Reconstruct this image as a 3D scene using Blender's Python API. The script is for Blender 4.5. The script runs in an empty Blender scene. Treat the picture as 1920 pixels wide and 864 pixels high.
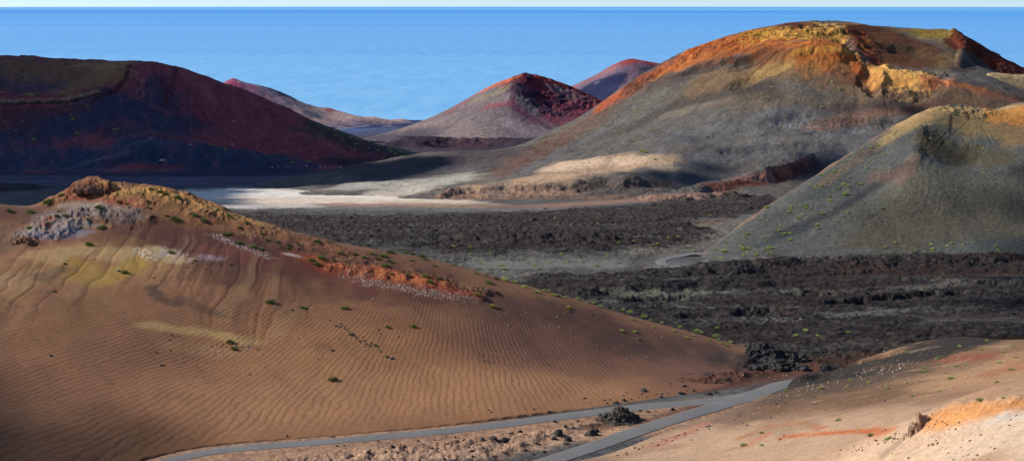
import bpy, bmesh, math, random
import numpy as np
from mathutils import Vector, Matrix
random.seed(7); rng = np.random.default_rng(7)
R = math.radians
S = bpy.context.scene
COL = S.collection

# ------------------------------------------------------------------ camera (metres, z = height above the sea)
F = 3200.0                       # focal length in units of the 1920 px wide photo: 60 mm on a 36 mm frame
CAMZ = 400.0
SEA_R = 75000.0
PITCH = math.atan((432.0-13.0)/F) + CAMZ/SEA_R       # sea horizon at row 13
CP, SP = math.cos(PITCH), math.sin(PITCH)

def ray(px, py):
    """survey ray: returns (x per metre forward, z per metre forward)"""
    u = (np.asarray(px, float)-960)/F; v = -(np.asarray(py, float)-432)/F
    Y = CP+v*SP; Z = -SP+v*CP
    return u/Y, Z/Y
def pt(px, py, D):
    a, b = ray(px, py); return (float(a)*D, D, CAMZ+float(b)*D)
def ptz(px, py, z):
    a, b = ray(px, py); return pt(px, py, (CAMZ-z)/-float(b))

# ------------------------------------------------------------------ noise
def _hash(ix, iy, seed):
    h = ix.astype(np.int32).view(np.uint32)*np.uint32(374761393) + iy.astype(np.int32).view(np.uint32)*np.uint32(668265263) + np.uint32((seed*1442695041) & 0xFFFFFFFF)
    h = (h ^ (h >> np.uint32(13)))*np.uint32(1274126177)
    return h ^ (h >> np.uint32(16))
_GC = np.cos(np.arange(1024)*2*math.pi/1024).astype(np.float32); _GS = np.sin(np.arange(1024)*2*math.pi/1024).astype(np.float32)
def perlin(x, y, seed=0):
    x0 = np.floor(x); y0 = np.floor(y); fx = x-x0; fy = y-y0
    u = fx*fx*fx*(fx*(fx*6-15)+10); v = fy*fy*fy*(fy*(fy*6-15)+10)
    def g(dx, dy):
        a = _hash(x0+dx, y0+dy, seed) & 1023
        return _GC[a]*(fx-dx)+_GS[a]*(fy-dy)
    return 1.5*((g(0,0)*(1-u)+g(1,0)*u)*(1-v)+(g(0,1)*(1-u)+g(1,1)*u)*v)
def fbm(x, y, scale, octv=4, seed=0, gain=.5, ridged=False):
    t = 0; a = 1; n = 0
    for k in range(octv):
        p = perlin(x/scale*2**k+17.3*k, y/scale*2**k-9.1*k, seed+k)
        t = t+a*((1-2*np.abs(p)) if ridged else p); n += a; a *= gain
    return t/n
def sstep(a, b, x):
    t = np.clip((x-a)/(b-a), 0, 1); return t*t*(3-2*t)

def lin(c):
    c = np.array(c, float)/255.0
    return np.where(c <= .04045, c/12.92, ((c+.055)/1.055)**2.4)

# ------------------------------------------------------------------ terrain surfaces
FD = [0, 150, 300, 350, 420, 500, 700, 900, 1200, 1500, 2000, 2200, 3300, 4500, 5600, 5900, 9000]
FZ = [323, 323, 323, 322, 315, 305.5, 290, 276, 251, 226, 190, 178, 126, 60, 4, -12, -60]
_d = np.linspace(0, 9000, 9001); _z = np.interp(_d, FD, FZ)
_k = np.ones(61)/61; _zs = np.convolve(np.pad(_z, 30, 'edge'), _k, 'valid')
def floor_z(D): return np.interp(D, _d, _zs)

class Surf:
    def __init__(s, ctrl, u0, u1, D0, D1, nx, ny, smooth=0.0, geo=True, p=None):
        s.p = p
        s.u = np.linspace((u0-960)/F, (u1-960)/F, nx)
        s.D = D0*(D1/D0)**np.linspace(0, 1, ny) if geo else np.linspace(D0, D1, ny)
        s.U, s.DD = np.meshgrid(s.u, s.D)
        s.X = s.U*s.DD; s.Y = s.DD
        if ctrl is None: s.H = floor_z(s.DD)
        else: s.H = s.tps(np.array(ctrl), s.X, s.Y, smooth)
        s.C = None; s.cache = {}
    def tps(s, P, X, Y, lam):
        c = P[:, :2].mean(0); sc = P[:, :2].std(); q = (P[:, :2]-c)/sc; n = len(q)
        def k(r2): return r2*np.log(r2+1e-12) if s.p is None else np.power(r2+1e-12, s.p/2)
        r2 = ((q[:, None]-q[None])**2).sum(-1)
        A = np.zeros((n+3, n+3)); A[:n, :n] = k(r2)+np.eye(n)*lam
        A[:n, n] = 1; A[:n, n+1:] = q; A[n, :n] = 1; A[n+1:, :n] = q.T
        w = np.linalg.solve(A, np.concatenate([P[:, 2], [0, 0, 0]]))
        # evaluated on every second row/column, then filled in
        Xc = X[::2, ::2]; Yc = Y[::2, ::2]; xa = (Xc-c[0])/sc; ya = (Yc-c[1])/sc
        out = w[n]+w[n+1]*xa+w[n+2]*ya
        for i in range(n): out = out+w[i]*k((xa-q[i, 0])**2+(ya-q[i, 1])**2)
        ii = np.arange(X.shape[1])/2.0; jj = np.arange(X.shape[0])/2.0
        def up(a, t, ax):
            m = a.shape[ax]-1; t = np.minimum(t, m); i0 = np.minimum(t.astype(int), m-1 if m > 0 else 0); f = t-i0
            sh = [1, 1]; sh[ax] = -1; f = f.reshape(sh)
            return np.take(a, i0, ax)*(1-f)+np.take(a, i0+1, ax)*f
        return up(up(out, ii, 1), jj, 0)
    def at(s, x, y):
        """surface height at plan position x, y"""
        x = np.atleast_1d(np.asarray(x, float)); y = np.atleast_1d(np.asarray(y, float))
        fi = np.interp(x/y, s.u, np.arange(len(s.u))); fj = np.interp(y, s.D, np.arange(len(s.D)))
        i = np.minimum(fi.astype(int), len(s.u)-2); j = np.minimum(fj.astype(int), len(s.D)-2); a = fi-i; b = fj-j
        H = s.H
        return (H[j, i]*(1-a)+H[j, i+1]*a)*(1-b)+(H[j+1, i]*(1-a)+H[j+1, i+1]*a)*b
    def hit(s, px, py, strict=False):
        """where the survey ray meets this surface -> x, y, z"""
        a, b = ray(px, py); fi = float(np.interp(a, s.u, np.arange(len(s.u)))); i = min(int(fi), len(s.u)-2); t = fi-i
        col = s.H[:, i]*(1-t)+s.H[:, i+1]*t
        gap = CAMZ+b*s.D-col
        k = np.nonzero(gap <= 0)[0]
        if strict and (not len(k) or k[0] == 0 or not s.u[0] < a < s.u[-1]): return None
        k = k[0] if len(k) else int(np.argmin(gap))
        D = s.D[k]
        if k > 0 and gap[k] <= 0 and gap[k-1] > 0:
            D = s.D[k-1]+(s.D[k]-s.D[k-1])*gap[k-1]/(gap[k-1]-gap[k])
        return float(a)*D, float(D), float(np.interp(D, s.D, col))
    def mask(s, pts, w, h, hard=.5, warp=.35, seed=0, wscale=1.0):
        """weight 0..1 of a deposit that follows a surveyed line, w and h its half sizes"""
        P = [pts[0]]
        step = max(min(w, h*2.5)*.6, 2.0)
        for (a, b) in zip(pts[:-1], pts[1:]):
            n = max(1, int(math.hypot(b[0]-a[0], (b[1]-a[1])*2)/step))
            P += [(a[0]+(b[0]-a[0])*k/n, a[1]+(b[1]-a[1])*k/n) for k in range(1, n+1)]
        W = np.zeros(s.H.shape)
        wu = w/F
        s0 = max(w, 4)/F*s.D.mean()*wscale
        if warp:
            key = round(math.log2(s0))
            if key not in s.cache: s.cache[key] = (fbm(s.X, s.Y, 2.0**key, 4, 31, .6), fbm(s.X, s.Y, 2.0**key, 4, 77, .6))
            n1, n2 = s.cache[key][::(1, -1)[seed & 1]]; g1 = (1, -1)[seed >> 1 & 1]; g2 = (1, -1)[seed >> 2 & 1]
        for (px, py) in P:
            x, y, z = s.hit(px, py); _, ya, _ = s.hit(px, py+h); _, yb, _ = s.hit(px, py-h)
            ry = max(min(abs(yb-ya)/2, y*.12), y*h/F*1.2)
            u = x/y
            i0, i1 = np.searchsorted(s.u, [u-1.9*wu, u+1.9*wu]); j0, j1 = np.searchsorted(s.D, [y-1.9*ry, y+1.9*ry])
            if i1 <= i0 or j1 <= j0: continue
            sl = (slice(j0, j1), slice(i0, i1))
            du = (s.U[sl]-u)/wu; dy = (s.DD[sl]-y)/ry
            if warp: du = du+n1[sl]*(g1*warp*1.6); dy = dy+n2[sl]*(g2*warp*1.6)
            r = np.sqrt(du*du+dy*dy)
            W[sl] = np.maximum(W[sl], 1-sstep(hard, 1.3, r))
        return W
    def paint(s, rows):
        for k, r in enumerate(rows):
            pts, w, h, c = r[:4]; al = r[4] if len(r) > 4 else 1.0; hard = r[5] if len(r) > 5 else .3; wp = r[6] if len(r) > 6 else .45
            m = s.mask(pts, w, h, hard, wp, k*3)*al
            if len(r) > 7:      # broken up into flecks about r[7] px across
                key = ('f', round(math.log2(r[7]/F*s.D.mean())*2))
                if key not in s.cache: s.cache[key] = fbm(s.X, s.Y*.6, 2.0**(key[1]/2), 4, 131, .65)
                m = m*sstep(.0, .22, s.cache[key])
            jj = np.nonzero(m.any(1))[0]; ii = np.nonzero(m.any(0))[0]
            if not len(jj): continue
            sl = (slice(jj[0], jj[-1]+1), slice(ii[0], ii[-1]+1)); m = m[sl][..., None]
            s.C[sl] = s.C[sl]*(1-m)+lin(c)*m
    def gain(s, r, g, b): s.C = s.C*np.array([r, g, b])
    def fill(s, c): s.C = np.ones(s.H.shape+(3,))*lin(c)
    def tint(s, n, c, al=1.0):
        m = (np.clip(n, 0, 1)*al)[..., None]; s.C = s.C*(1-m)+lin(c)*m
    def build(s, name, mat, under=None, attrs=None):
        attrs = dict(attrs or {}); keepH, keepX, keepY = s.H, s.X, s.Y
        for side in (0, 1):             # the ground goes on beyond both edges of the surveyed sector
            e = s.u[-1] if side else s.u[0]
            if abs(e) < .29: continue
            du = np.linspace(0, 1, 19)[1:]**1.5*.42; pad = (lambda a, v: np.concatenate([a, v], 1)) if side else (lambda a, v: np.concatenate([v[:, ::-1], a], 1))
            k = -1 if side else 0; U = np.repeat((e+(du if side else -du))[None], len(s.D), 0); Dn = np.repeat(s.D[:, None], len(du), 1)
            fz = floor_z(Dn)-2.0 if s.D[0] < 6000 else 0*Dn
            hn = s.H[:, [k]]-(s.H[:, [k]]-fz)*sstep(.05, .42, du)[None]*.9+fbm(U*Dn, Dn, Dn.mean()*.03, 4, 400)*Dn.mean()*.004*sstep(0, .06, du)[None]
            s.X = pad(s.X, U*Dn); s.Y = pad(s.Y, Dn); s.H = pad(s.H, hn); s.C = pad(s.C, np.repeat(s.C[:, [k]], len(du), 1))
            if under is not None and not np.isscalar(under): under = pad(under, np.repeat(under[:, [k]], len(du), 1))
            for q in attrs: attrs[q] = pad(attrs[q], np.repeat(attrs[q][:, [k]], len(du), 1))
        ny, nx = s.H.shape
        co = np.stack([s.X, s.Y, s.H], -1).reshape(-1, 3); full = s.H
        idx = np.arange(ny*nx).reshape(ny, nx)
        q = np.stack([idx[:-1, :-1], idx[:-1, 1:], idx[1:, 1:], idx[1:, :-1]], -1).reshape(-1, 4)
        if under is not None:
            keep = (s.H > under).reshape(-1)
            q = q[keep[q].any(1)]
        used = np.zeros(ny*nx, bool); used[q.reshape(-1)] = True
        remap = np.cumsum(used)-1; q = remap[q]; co = co[used]
        me = bpy.data.meshes.new(name)
        me.vertices.add(len(co)); me.vertices.foreach_set('co', co.astype(np.float32).reshape(-1))
        me.loops.add(len(q)*4); me.loops.foreach_set('vertex_index', q.astype(np.int32).reshape(-1))
        me.polygons.add(len(q)); me.polygons.foreach_set('loop_start', np.arange(0, len(q)*4, 4, dtype=np.int32))
        me.update(calc_edges=True)
        me.polygons.foreach_set('use_smooth', np.ones(len(q), bool))
        at = me.attributes.new('col', 'FLOAT_COLOR', 'POINT')
        c = np.concatenate([np.clip(s.C, .004, .9), np.ones(s.H.shape+(1,))], -1).reshape(-1, 4)[used]
        at.data.foreach_set('color', c.astype(np.float32).reshape(-1))
        for kk, v in (attrs or {}).items():
            at = me.attributes.new(kk, 'FLOAT', 'POINT'); at.data.foreach_set('value', v.reshape(-1)[used].astype(np.float32))
        me.materials.append(mat)
        s.H = keepH; s.X = keepX; s.Y = keepY; s.C = None
        o = bpy.data.objects.new(name, me); COL.objects.link(o); return o

def tag(o, label=None, cat=None, group=None, kind=None):
    if label: o['label'] = label
    if cat: o['category'] = cat
    if group: o['group'] = group
    if kind: o['kind'] = kind
    return o

# ------------------------------------------------------------------ materials
def nodes(name):
    m = bpy.data.materials.new(name); m.use_nodes = True; nt = m.node_tree; nt.nodes.clear(); return m, nt
def N(nt, t, **k):
    n = nt.nodes.new(t)
    for a, b in k.items():
        if a in n.inputs: n.inputs[a].default_value = b
        else: setattr(n, a, b)
    return n
def math_n(nt, op, a, b=None, clamp=False):
    n = nt.nodes.new('ShaderNodeMath'); n.operation = op; n.use_clamp = clamp
    for i, v in enumerate((a, b)):
        if v is None: continue
        if isinstance(v, (int, float)): n.inputs[i].default_value = v
        else: nt.links.new(v, n.inputs[i])
    return n.outputs[0]
def ground(name, coarse, fine, var=.35, fvar=.35, bump=.3, bdist=.3, speck=0, speck_size=.6, speck_col=(.5,.45,.4,1), rough=.95, ripple=False, speck_thr=.12, flat=1.0):
    """soil and rock: the surveyed colour, broken up by noise at two sizes, with bump and loose stones"""
    m, nt = nodes(name); L = nt.links.new
    at = N(nt, 'ShaderNodeAttribute', attribute_name='col'); geo = N(nt, 'ShaderNodeNewGeometry')
    pos = geo.outputs['Position']
    def noise(size, det=6, rough_=.65, dist=0):
        n = N(nt, 'ShaderNodeTexNoise'); n.inputs['Scale'].default_value = 1/size; n.inputs['Detail'].default_value = det
        n.inputs['Roughness'].default_value = rough_; n.inputs['Distortion'].default_value = dist; L(pos, n.inputs['Vector']); return n
    n1 = noise(coarse); n2 = noise(fine, 5, .75)
    def mul(fac, amt):          # 1 + (fac-.5)*2*amt*2
        return math_n(nt, 'ADD', math_n(nt, 'MULTIPLY', math_n(nt, 'SUBTRACT', fac, .5), amt*4), 1.0)
    v = math_n(nt, 'MULTIPLY', mul(n1.outputs['Fac'], var), mul(n2.outputs['Fac'], fvar))
    v = math_n(nt, 'MAXIMUM', v, .12)
    height = n2.outputs['Fac']
    sc = N(nt, 'ShaderNodeVectorMath', operation='SCALE'); L(at.outputs['Color'], sc.inputs[0]); L(v, sc.inputs['Scale'])
    colour = sc.outputs[0]
    if speck:
        vo = N(nt, 'ShaderNodeTexVoronoi'); vo.inputs['Scale'].default_value = 1/speck_size; L(pos, vo.inputs['Vector'])
        near = math_n(nt, 'LESS_THAN', vo.outputs['Distance'], speck_thr)
        nz = noise(coarse*1.7, 3); gate = math_n(nt, 'GREATER_THAN', nz.outputs['Fac'], .5)
        f = math_n(nt, 'MULTIPLY', math_n(nt, 'MULTIPLY', near, gate), speck)
        mx = N(nt, 'ShaderNodeMix', data_type='RGBA'); L(f, mx.inputs[0]); L(colour, mx.inputs[6]); mx.inputs[7].default_value = speck_col
        colour = mx.outputs[2]
        height = math_n(nt, 'ADD', height, math_n(nt, 'MULTIPLY', f, .5))
    b = N(nt, 'ShaderNodeBump'); b.inputs['Strength'].default_value = bump; b.inputs['Distance'].default_value = bdist
    L(height, b.inputs['Height'])
    norm = b.outputs[0]
    if ripple:
        g = N(nt, 'ShaderNodeAttribute', attribute_name='ripple'); am = N(nt, 'ShaderNodeAttribute', attribute_name='ripple_amp')
        nn = noise(3.5, 3, .5); nb = noise(14, 2, .5)
        ph = math_n(nt, 'ADD', g.outputs['Fac'], math_n(nt, 'ADD', math_n(nt, 'MULTIPLY', nn.outputs['Fac'], .85), math_n(nt, 'MULTIPLY', nb.outputs['Fac'], .5)))
        sn = math_n(nt, 'SINE', math_n(nt, 'MULTIPLY', ph, 2*math.pi))
        valley = math_n(nt, 'POWER', math_n(nt, 'ADD', math_n(nt, 'MULTIPLY', sn, .5), .5), 2.6)
        sn = math_n(nt, 'MULTIPLY', math_n(nt, 'SUBTRACT', 1.0, valley), am.outputs['Fac'])
        dk = math_n(nt, 'SUBTRACT', 1.0, math_n(nt, 'MULTIPLY', math_n(nt, 'MULTIPLY', valley, am.outputs['Fac']), .22))     # colour darkens towards the ripple troughs
        s3 = N(nt, 'ShaderNodeVectorMath', operation='SCALE'); L(colour, s3.inputs[0]); L(dk, s3.inputs['Scale']); colour = s3.outputs[0]
        nm = noise(9, 4, .65)
        sn = math_n(nt, 'MULTIPLY', sn, math_n(nt, 'ADD', math_n(nt, 'MULTIPLY', math_n(nt, 'SUBTRACT', nm.outputs['Fac'], .4), 5, True), .25))
        b2 = N(nt, 'ShaderNodeBump'); b2.inputs['Strength'].default_value = 1.0; b2.inputs['Distance'].default_value = .034
        L(sn, b2.inputs['Height']); L(norm, b2.inputs['Normal']); norm = b2.outputs[0]
    p = N(nt, 'ShaderNodeBsdfPrincipled'); p.inputs['Roughness'].default_value = rough; p.inputs['Specular IOR Level'].default_value = .15
    L(colour, p.inputs['Base Color']); L(norm, p.inputs['Normal'])
    o = N(nt, 'ShaderNodeOutputMaterial'); L(p.outputs[0], o.inputs[0]); return m
def simple(name, c, var=.4, size=.5, rough=.9, bump=.4, bdist=.1, spec=.2, c2=None, rand=0):
    m, nt = nodes(name); L = nt.links.new
    tc = N(nt, 'ShaderNodeTexCoord'); n = N(nt, 'ShaderNodeTexNoise'); n.inputs['Scale'].default_value = 1/size; n.inputs['Detail'].default_value = 6
    L(tc.outputs['Object'], n.inputs['Vector'])
    mx = N(nt, 'ShaderNodeMix', data_type='RGBA'); L(math_n(nt, 'MULTIPLY', math_n(nt, 'SUBTRACT', n.outputs['Fac'], .3), 2.5, True), mx.inputs[0])
    a = c; bb = c2 or tuple(min(1, x*(1+var)) for x in c)
    mx.inputs[6].default_value = (*[x*(1-var) for x in a], 1); mx.inputs[7].default_value = (*bb, 1)
    out = mx.outputs[2]
    if rand:
        oi = N(nt, 'ShaderNodeObjectInfo'); sc = N(nt, 'ShaderNodeVectorMath', operation='SCALE'); L(out, sc.inputs[0])
        L(math_n(nt, 'ADD', math_n(nt, 'MULTIPLY', oi.outputs['Random'], rand), 1-rand/2), sc.inputs['Scale']); out = sc.outputs[0]
    b = N(nt, 'ShaderNodeBump'); b.inputs['Strength'].default_value = bump; b.inputs['Distance'].default_value = bdist; L(n.outputs['Fac'], b.inputs['Height'])
    p = N(nt, 'ShaderNodeBsdfPrincipled'); p.inputs['Roughness'].default_value = rough; p.inputs['Specular IOR Level'].default_value = spec
    L(out, p.inputs['Base Color']); L(b.outputs[0], p.inputs['Normal'])
    o = N(nt, 'ShaderNodeOutputMaterial'); L(p.outputs[0], o.inputs[0]); return m

def back(P, dd, dz):
    """points behind a ridge, dd farther off and dz lower"""
    return [(x*(y+dd)/y, y+dd, z-dz) for (x, y, z) in P]
def PT(rows): return [pt(*r) for r in rows]
def cone_uv(s, cx, cy):
    dx, dy = s.X-cx, s.Y-cy; r = np.hypot(dx, dy); th = np.arctan2(dy, dx); return r, th
def streaks(s, cx, cy, width, stretch=7, seed=0, octv=4, ridged=False):
    """runnels that lead down and away from a summit"""
    dx, dy = s.X-cx, s.Y-cy; r = np.hypot(dx, dy)+1e-3
    w = fbm(s.X, s.Y, width*6, 3, seed+50)*.12
    th = np.arctan2(dy, dx)+w
    rr = 200.0
    a = np.cos(th)*rr; b = np.sin(th)*rr
    # unit-circle coordinates are constant along a fall line; r moves them slowly
    return fbm(a+r/stretch*.6, b+r/stretch*.8, width, octv, seed, .6, ridged)

ROAD_A = [ptz(*p, 323.3)[:2] for p in [(180,925),(250,890),(290,870),(330,858),(380,847),(430,840),(520,832),(600,826),(700,817),(800,808),(900,797),(1000,784),(1100,770),(1200,758),(1290,750),(1350,744),(1400,735),(1430,727)]]
ROAD_B = [ptz(*p, 323.3)[:2] for p in [(860,915),(960,884),(1010,868),(1060,852),(1120,832),(1180,810),(1250,786),(1310,767),(1370,748),(1410,736),(1440,722),(1468,710),(1500,703),(1545,697),(1590,694),(1640,694)]]
def spline(P, step=1.5):
    P = np.array(P, float); Q = [P[0]*2-P[1]]+list(P)+[P[-1]*2-P[-2]]; out = []
    for k in range(1, len(Q)-2):
        n = max(2, int(np.linalg.norm(Q[k+1]-Q[k])/step))
        for t in np.arange(n)/n:
            a, b, c, d = Q[k-1], Q[k], Q[k+1], Q[k+2]
            out.append(.5*(2*b+(c-a)*t+(2*a-5*b+4*c-d)*t*t+(3*b-a-3*c+d)*t**3))
    out.append(P[-1]); return np.array(out)
RA = spline(ROAD_A); RB = spline(ROAD_B)
def road_dist(X, Y):
    """distance to the edge of the nearer road"""
    shp = X.shape; x = X.ravel(); y = Y.ravel(); d = np.full(x.shape, 1e9)
    near = np.nonzero((y < 420) & (y > 200))[0]
    for L_, hw in ((RA, 1.9), (RB, 2.7)):
        for p in L_[::2]: d[near] = np.minimum(d[near], np.hypot(x[near]-p[0], y[near]-p[1])-hw)
    return d.reshape(shp)
#==================================================================== VALLEY FLOOR
fl = Surf(None, -160, 2120, 215, 1750, 1150, 900)
lava1 = np.maximum(fl.mask([(1080,560),(1200,590),(1400,560),(1600,560),(1800,560),(2080,560)], 150, 62, .75, .25, 1),
        fl.mask([(1350,520),(1500,512),(1700,505),(2060,500)], 60, 13, .8, .3, 2))
lava1 = np.maximum(lava1, fl.mask([(1560,650),(1800,640),(2060,640)], 130, 40, .75, .3, 9))
lava1 = np.maximum(lava1, fl.mask([(1040,545),(1150,528),(1300,516)], 70, 10, .7, .4, 3))
lava1 = np.maximum(lava1, fl.mask([(1180,590),(1300,620),(1450,640),(1600,600)], 120, 46, .8, .2, 12))
lava1 = np.maximum(lava1, fl.mask([(1040,540),(1200,560),(1350,600),(1420,640)], 60, 22, .8, .3, 13))
lava2 = np.maximum(fl.mask([(460,420),(600,425),(800,425),(1000,418),(1200,405),(1400,385)], 90, 25, .35, .5, 4),
        fl.mask([(640,440),(900,455),(1100,452),(1240,440)], 80, 22, .4, .5, 5))
lava3 = fl.mask([(-60,356),(20,352)], 60, 6, .6, .4, 6)
lavam = np.clip(np.maximum(np.maximum(lava1, lava2), lava3), 0, 1)
x, y = fl.X, fl.Y
wx = x+fbm(x, y, 40, 3, 5)*18; wy = y+fbm(x, y, 40, 3, 6)*18
rg = fbm(wx, wy, 26, 6, 11, .62, True); rg2 = fbm(wx, wy*1.7, 9, 5, 12, .65)
flowr = fbm(wx*.35, wy, 17, 4, 13, .55, True)
nearroad = fl.mask([(300,862),(600,825),(900,797),(1200,760),(1400,738),(1560,700)], 60, 24, .8, 0)
nearroad = np.maximum(nearroad, fl.mask([(1000,866),(1200,800),(1400,738)], 60, 24, .8, 0))
loop = fl.mask([(1236,490),(1262,484),(1300,484),(1330,500)], 44, 8, .9, 0)
lavam *= (1-loop)
fl.H = fl.H+lavam*(1.6+rg*.8+rg2*1.0+flowr*.4+fbm(x, y, 3.4, 3, 14, .7)*1.4)*np.clip(y/700, .75, 1.25)+(1-lavam)*(1-nearroad)*(1-loop)*fbm(x, y, 18, 5, 21)*.8
rub = (1-np.clip(lavam*1.3, 0, 1))*(1-nearroad)*(1-loop)*sstep(1330, 1150, y)*(1-fl.mask([(900,496),(980,498),(1060,492),(1130,500)], 40, 9, .6, .4, 3))
fl.H = fl.H+rub*(fbm(x, y, 5, 4, 24, .7, True)*.9+.2)
# raised front of the near flow and collapsed lava channels
for pts, w, h, amp in [([(1340,500),(1500,488),(1700,486),(2060,484)], 40, 4, 2.2), ([(1290,512),(1400,506)], 30, 5, 1.8),
                       ([(1080,548),(1200,538),(1400,530)], 50, 6, 2),
                       ([(1395,583),(1440,580),(1480,584)], 22, 3.5, -3.2), ([(1560,566),(1640,560),(1720,552),(1800,546)], 18, 2.8, -3.2),
                       ([(1280,592),(1320,590)], 22, 3, -2), ([(1850,528),(1960,534)], 40, 3, -2.5), ([(1480,548),(1560,552)], 30, 2.5, -2.5),
                       ([(900,445),(1100,448)], 60, 4, 3.0), ([(1240,372),(1450,362)], 60, 5, 5),
                       ([(1180,560),(1300,556)], 40, 3, -3)]:
    fl.H = fl.H+amp*fl.mask(pts, w, h, .3, .5, int(pts[0][0]))*(1 if amp > 0 else .9)
rd = road_dist(x, y); k_ = 1-sstep(.6, 5, rd)
fl.H = fl.H*(1-k_)+(floor_z(y)+.1)*k_
# colours
fl.fill((104,100,98))
fl.tint(sstep(-.1, .35, fbm(x, y, 30, 5, 41)), (128,124,116), .7)
fl.tint(sstep(.1, .4, fbm(x, y*2, 14, 5, 42)), (74,66,64), .6)
fl.paint([
 ([(-100,330),(200,345),(500,345),(760,330)], 200, 30, (92,88,98), 1),
 ([(380,366),(480,362),(600,366),(760,366)], 70, 11, (255,244,228), 1, .5),
 ([(430,376),(600,378),(760,378),(860,382)], 60, 8, (250,228,202), .95, .4),
 ([(440,388),(560,386)], 60, 4, (240,230,220), .9),
 ([(640,356),(720,354),(770,353)], 60, 8, (214,208,196), .9), ([(760,380),(900,385)], 60, 5, (214,190,166), .7), ([(560,374),(700,378)], 60, 3, (196,184,170), .5, .3, .6, 8), ([(500,368),(640,371)], 70, 4, (205,198,190), .6, .3, .6, 10),
 ([(640,384),(900,386),(1040,390)], 70, 4, (165,130,108), .8),
 ([(640,391),(900,393),(1060,394)], 60, 3, (140,140,135), .8),
 ([(1050,385),(1250,372),(1500,355)], 60, 4, (195,150,125), .7),
 ([(1080,392),(1300,380),(1480,366)], 50, 6, (96,98,104), .7),
 ([(900,495),(980,498),(1060,492),(1130,500)], 40, 9, (132,132,122), .95, .5),
 ([(905,508),(960,512)], 30, 6, (124,124,114), .9, .5),
 ([(1180,470),(1300,455),(1420,430)], 60, 14, (138,134,120), .8),
 ([(1300,425),(1400,415),(1440,408)], 50, 10, (150,146,134), .7),
 ([(1220,425),(1300,419),(1360,412)], 40, 3, (150,125,100), .6),
 ([(1250,500),(1300,500)], 40, 6, (130,138,135), .9),
])
fl.tint(sstep(.0,.35,fbm(x, y*1.2, 5, 5, 25, .7))*rub, (66,56,50), .8); fl.tint(sstep(.1,.4,fbm(x, y*1.2, 12, 5, 26, .7))*rub, (146,134,116), .5)
lavac = np.clip(lavam*1.5-.05+.15*rg, 0, 1)
fl.tint(lavac, (36,30,31), .97)
fl1 = fbm(x, y*1.3, 7, 5, 15, .7)
tops = sstep(.0, .5, .5*rg+.9*fl1)*lavac
fl.tint(lavac*sstep(760, 850, y), (70,57,54), .8)
fl.tint(sstep(-.1,.5,fbm(x, y, 90, 4, 63))*lavac, (22,20,22), .6)
fl.tint(tops, (84,76,70), .6)
fl.tint(sstep(-.1, .5, fbm(x, y*1.4, 60, 4, 61))*lavac*(y < 800), (62,44,36), .55)
fl.tint(sstep(.0, .5, fbm(x*.4, y*1.6, 40, 5, 62))*lavac*tops, (118,120,110), .7)
fl.paint([([(1370,597),(1430,600),(1480,597)], 36, 3.5, (150,150,145), .7, .3, .6, 6), ([(1280,600),(1350,600)], 50, 4, (120,120,116), .5, .3, .6, 6),
 ([(1560,590),(1620,588),(1680,580)], 40, 3, (125,122,114), .6), ([(1150,548),(1240,552),(1320,548)], 60, 2.5, (130,130,112), .7),
 ([(1700,540),(1800,530),(1900,526)], 60, 3, (120,115,105), .6),
 ([(1600,675),(1700,660)], 80, 12, (88,62,42), .7), ([(1500,520),(1700,515),(1900,515)], 90, 12, (66,46,38), .6),
 ([(1800,650),(1900,640)], 70, 10, (100,68,34), .7),
 ([(1380,650),(1450,670),(1550,680)], 60, 14, (84,60,48), .5)])
fl.paint([([(300,862),(600,838),(900,812),(1200,800),(1350,770)], 120, 22, (188,148,118), 1, .6),
 ([(1200,730),(1300,722),(1400,705),(1480,692)], 60, 14, (112,76,60), 1, .6),
 ([(1330,690),(1400,680)], 50, 12, (88,62,54), .8),
 ([(620,866),(900,845),(1080,812),(1230,790)], 60, 12, (212,170,138), .85, .4),
 ([(1130,800),(1230,785),(1330,762)], 40, 8, (120,82,66), .8)])
pm = fl.mask([(400,370),(600,370),(800,376)], 80, 14, .5, .2)
fl.gain(.63,.62,.60); fl.C = fl.C*(1+.22*pm[..., None])  # sunlit stretch of pale ash is brightened in the colour too
M_fl = ground('lava_and_ash', 8, 1.5, .22, .6, .9, .7)
tag(fl.build('valley_floor', M_fl), kind='structure', label='dark lava fields and pale ash flats along the valley bottom')

#==================================================================== FAR PLAIN (to the coast)
fp = Surf(None, -200, 2200, 1720, 5850, 620, 420)
x, y = fp.X, fp.Y
m3 = fp.mask([(770,270),(850,266),(900,267),(1000,272)], 46, 5, .4, .5, 1)
fp.H += 9*m3+m3*fbm(x, y, 34, 6, 8, .65, True)*8+fbm(x, y, 120, 5, 9)*5*sstep(2300, 3000, y)
fp.H += 2*fp.mask([(720,243),(800,240)], 70, 6, .3, .3, 4)
fp.H -= 3.0
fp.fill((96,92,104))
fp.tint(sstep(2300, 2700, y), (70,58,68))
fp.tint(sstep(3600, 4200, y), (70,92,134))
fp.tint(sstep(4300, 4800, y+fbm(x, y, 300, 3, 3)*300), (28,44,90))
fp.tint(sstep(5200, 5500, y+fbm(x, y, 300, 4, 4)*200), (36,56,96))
fp.tint(sstep(.0, .4, fbm(x, y, 90, 5, 19)), (60,62,90), .5)
fp.paint([([(760,270),(850,262),(1000,270)], 60, 10, (54,42,52), 1), ([(850,256),(900,256)], 40, 6, (78,54,58), .7), ([(820,262),(900,262),(980,266)], 60, 8, (40,30,44), .8, .3, .6, 7),
 ([(625,243),(660,239),(690,235)], 6, .8, (150,144,150), .7, .4, .1), ([(700,245),(760,240),(820,243)], 50, 4, (78,80,96), .6),
 ([(560,216),(640,217),(740,220)], 60, 3, (185,165,150), .9)])
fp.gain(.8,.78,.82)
tag(fp.build('coastal_plain', ground('far_ground', 60, 9, .35, .35, .6, 3)), kind='structure', label='dark lava plain running out to the coast')

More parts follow.
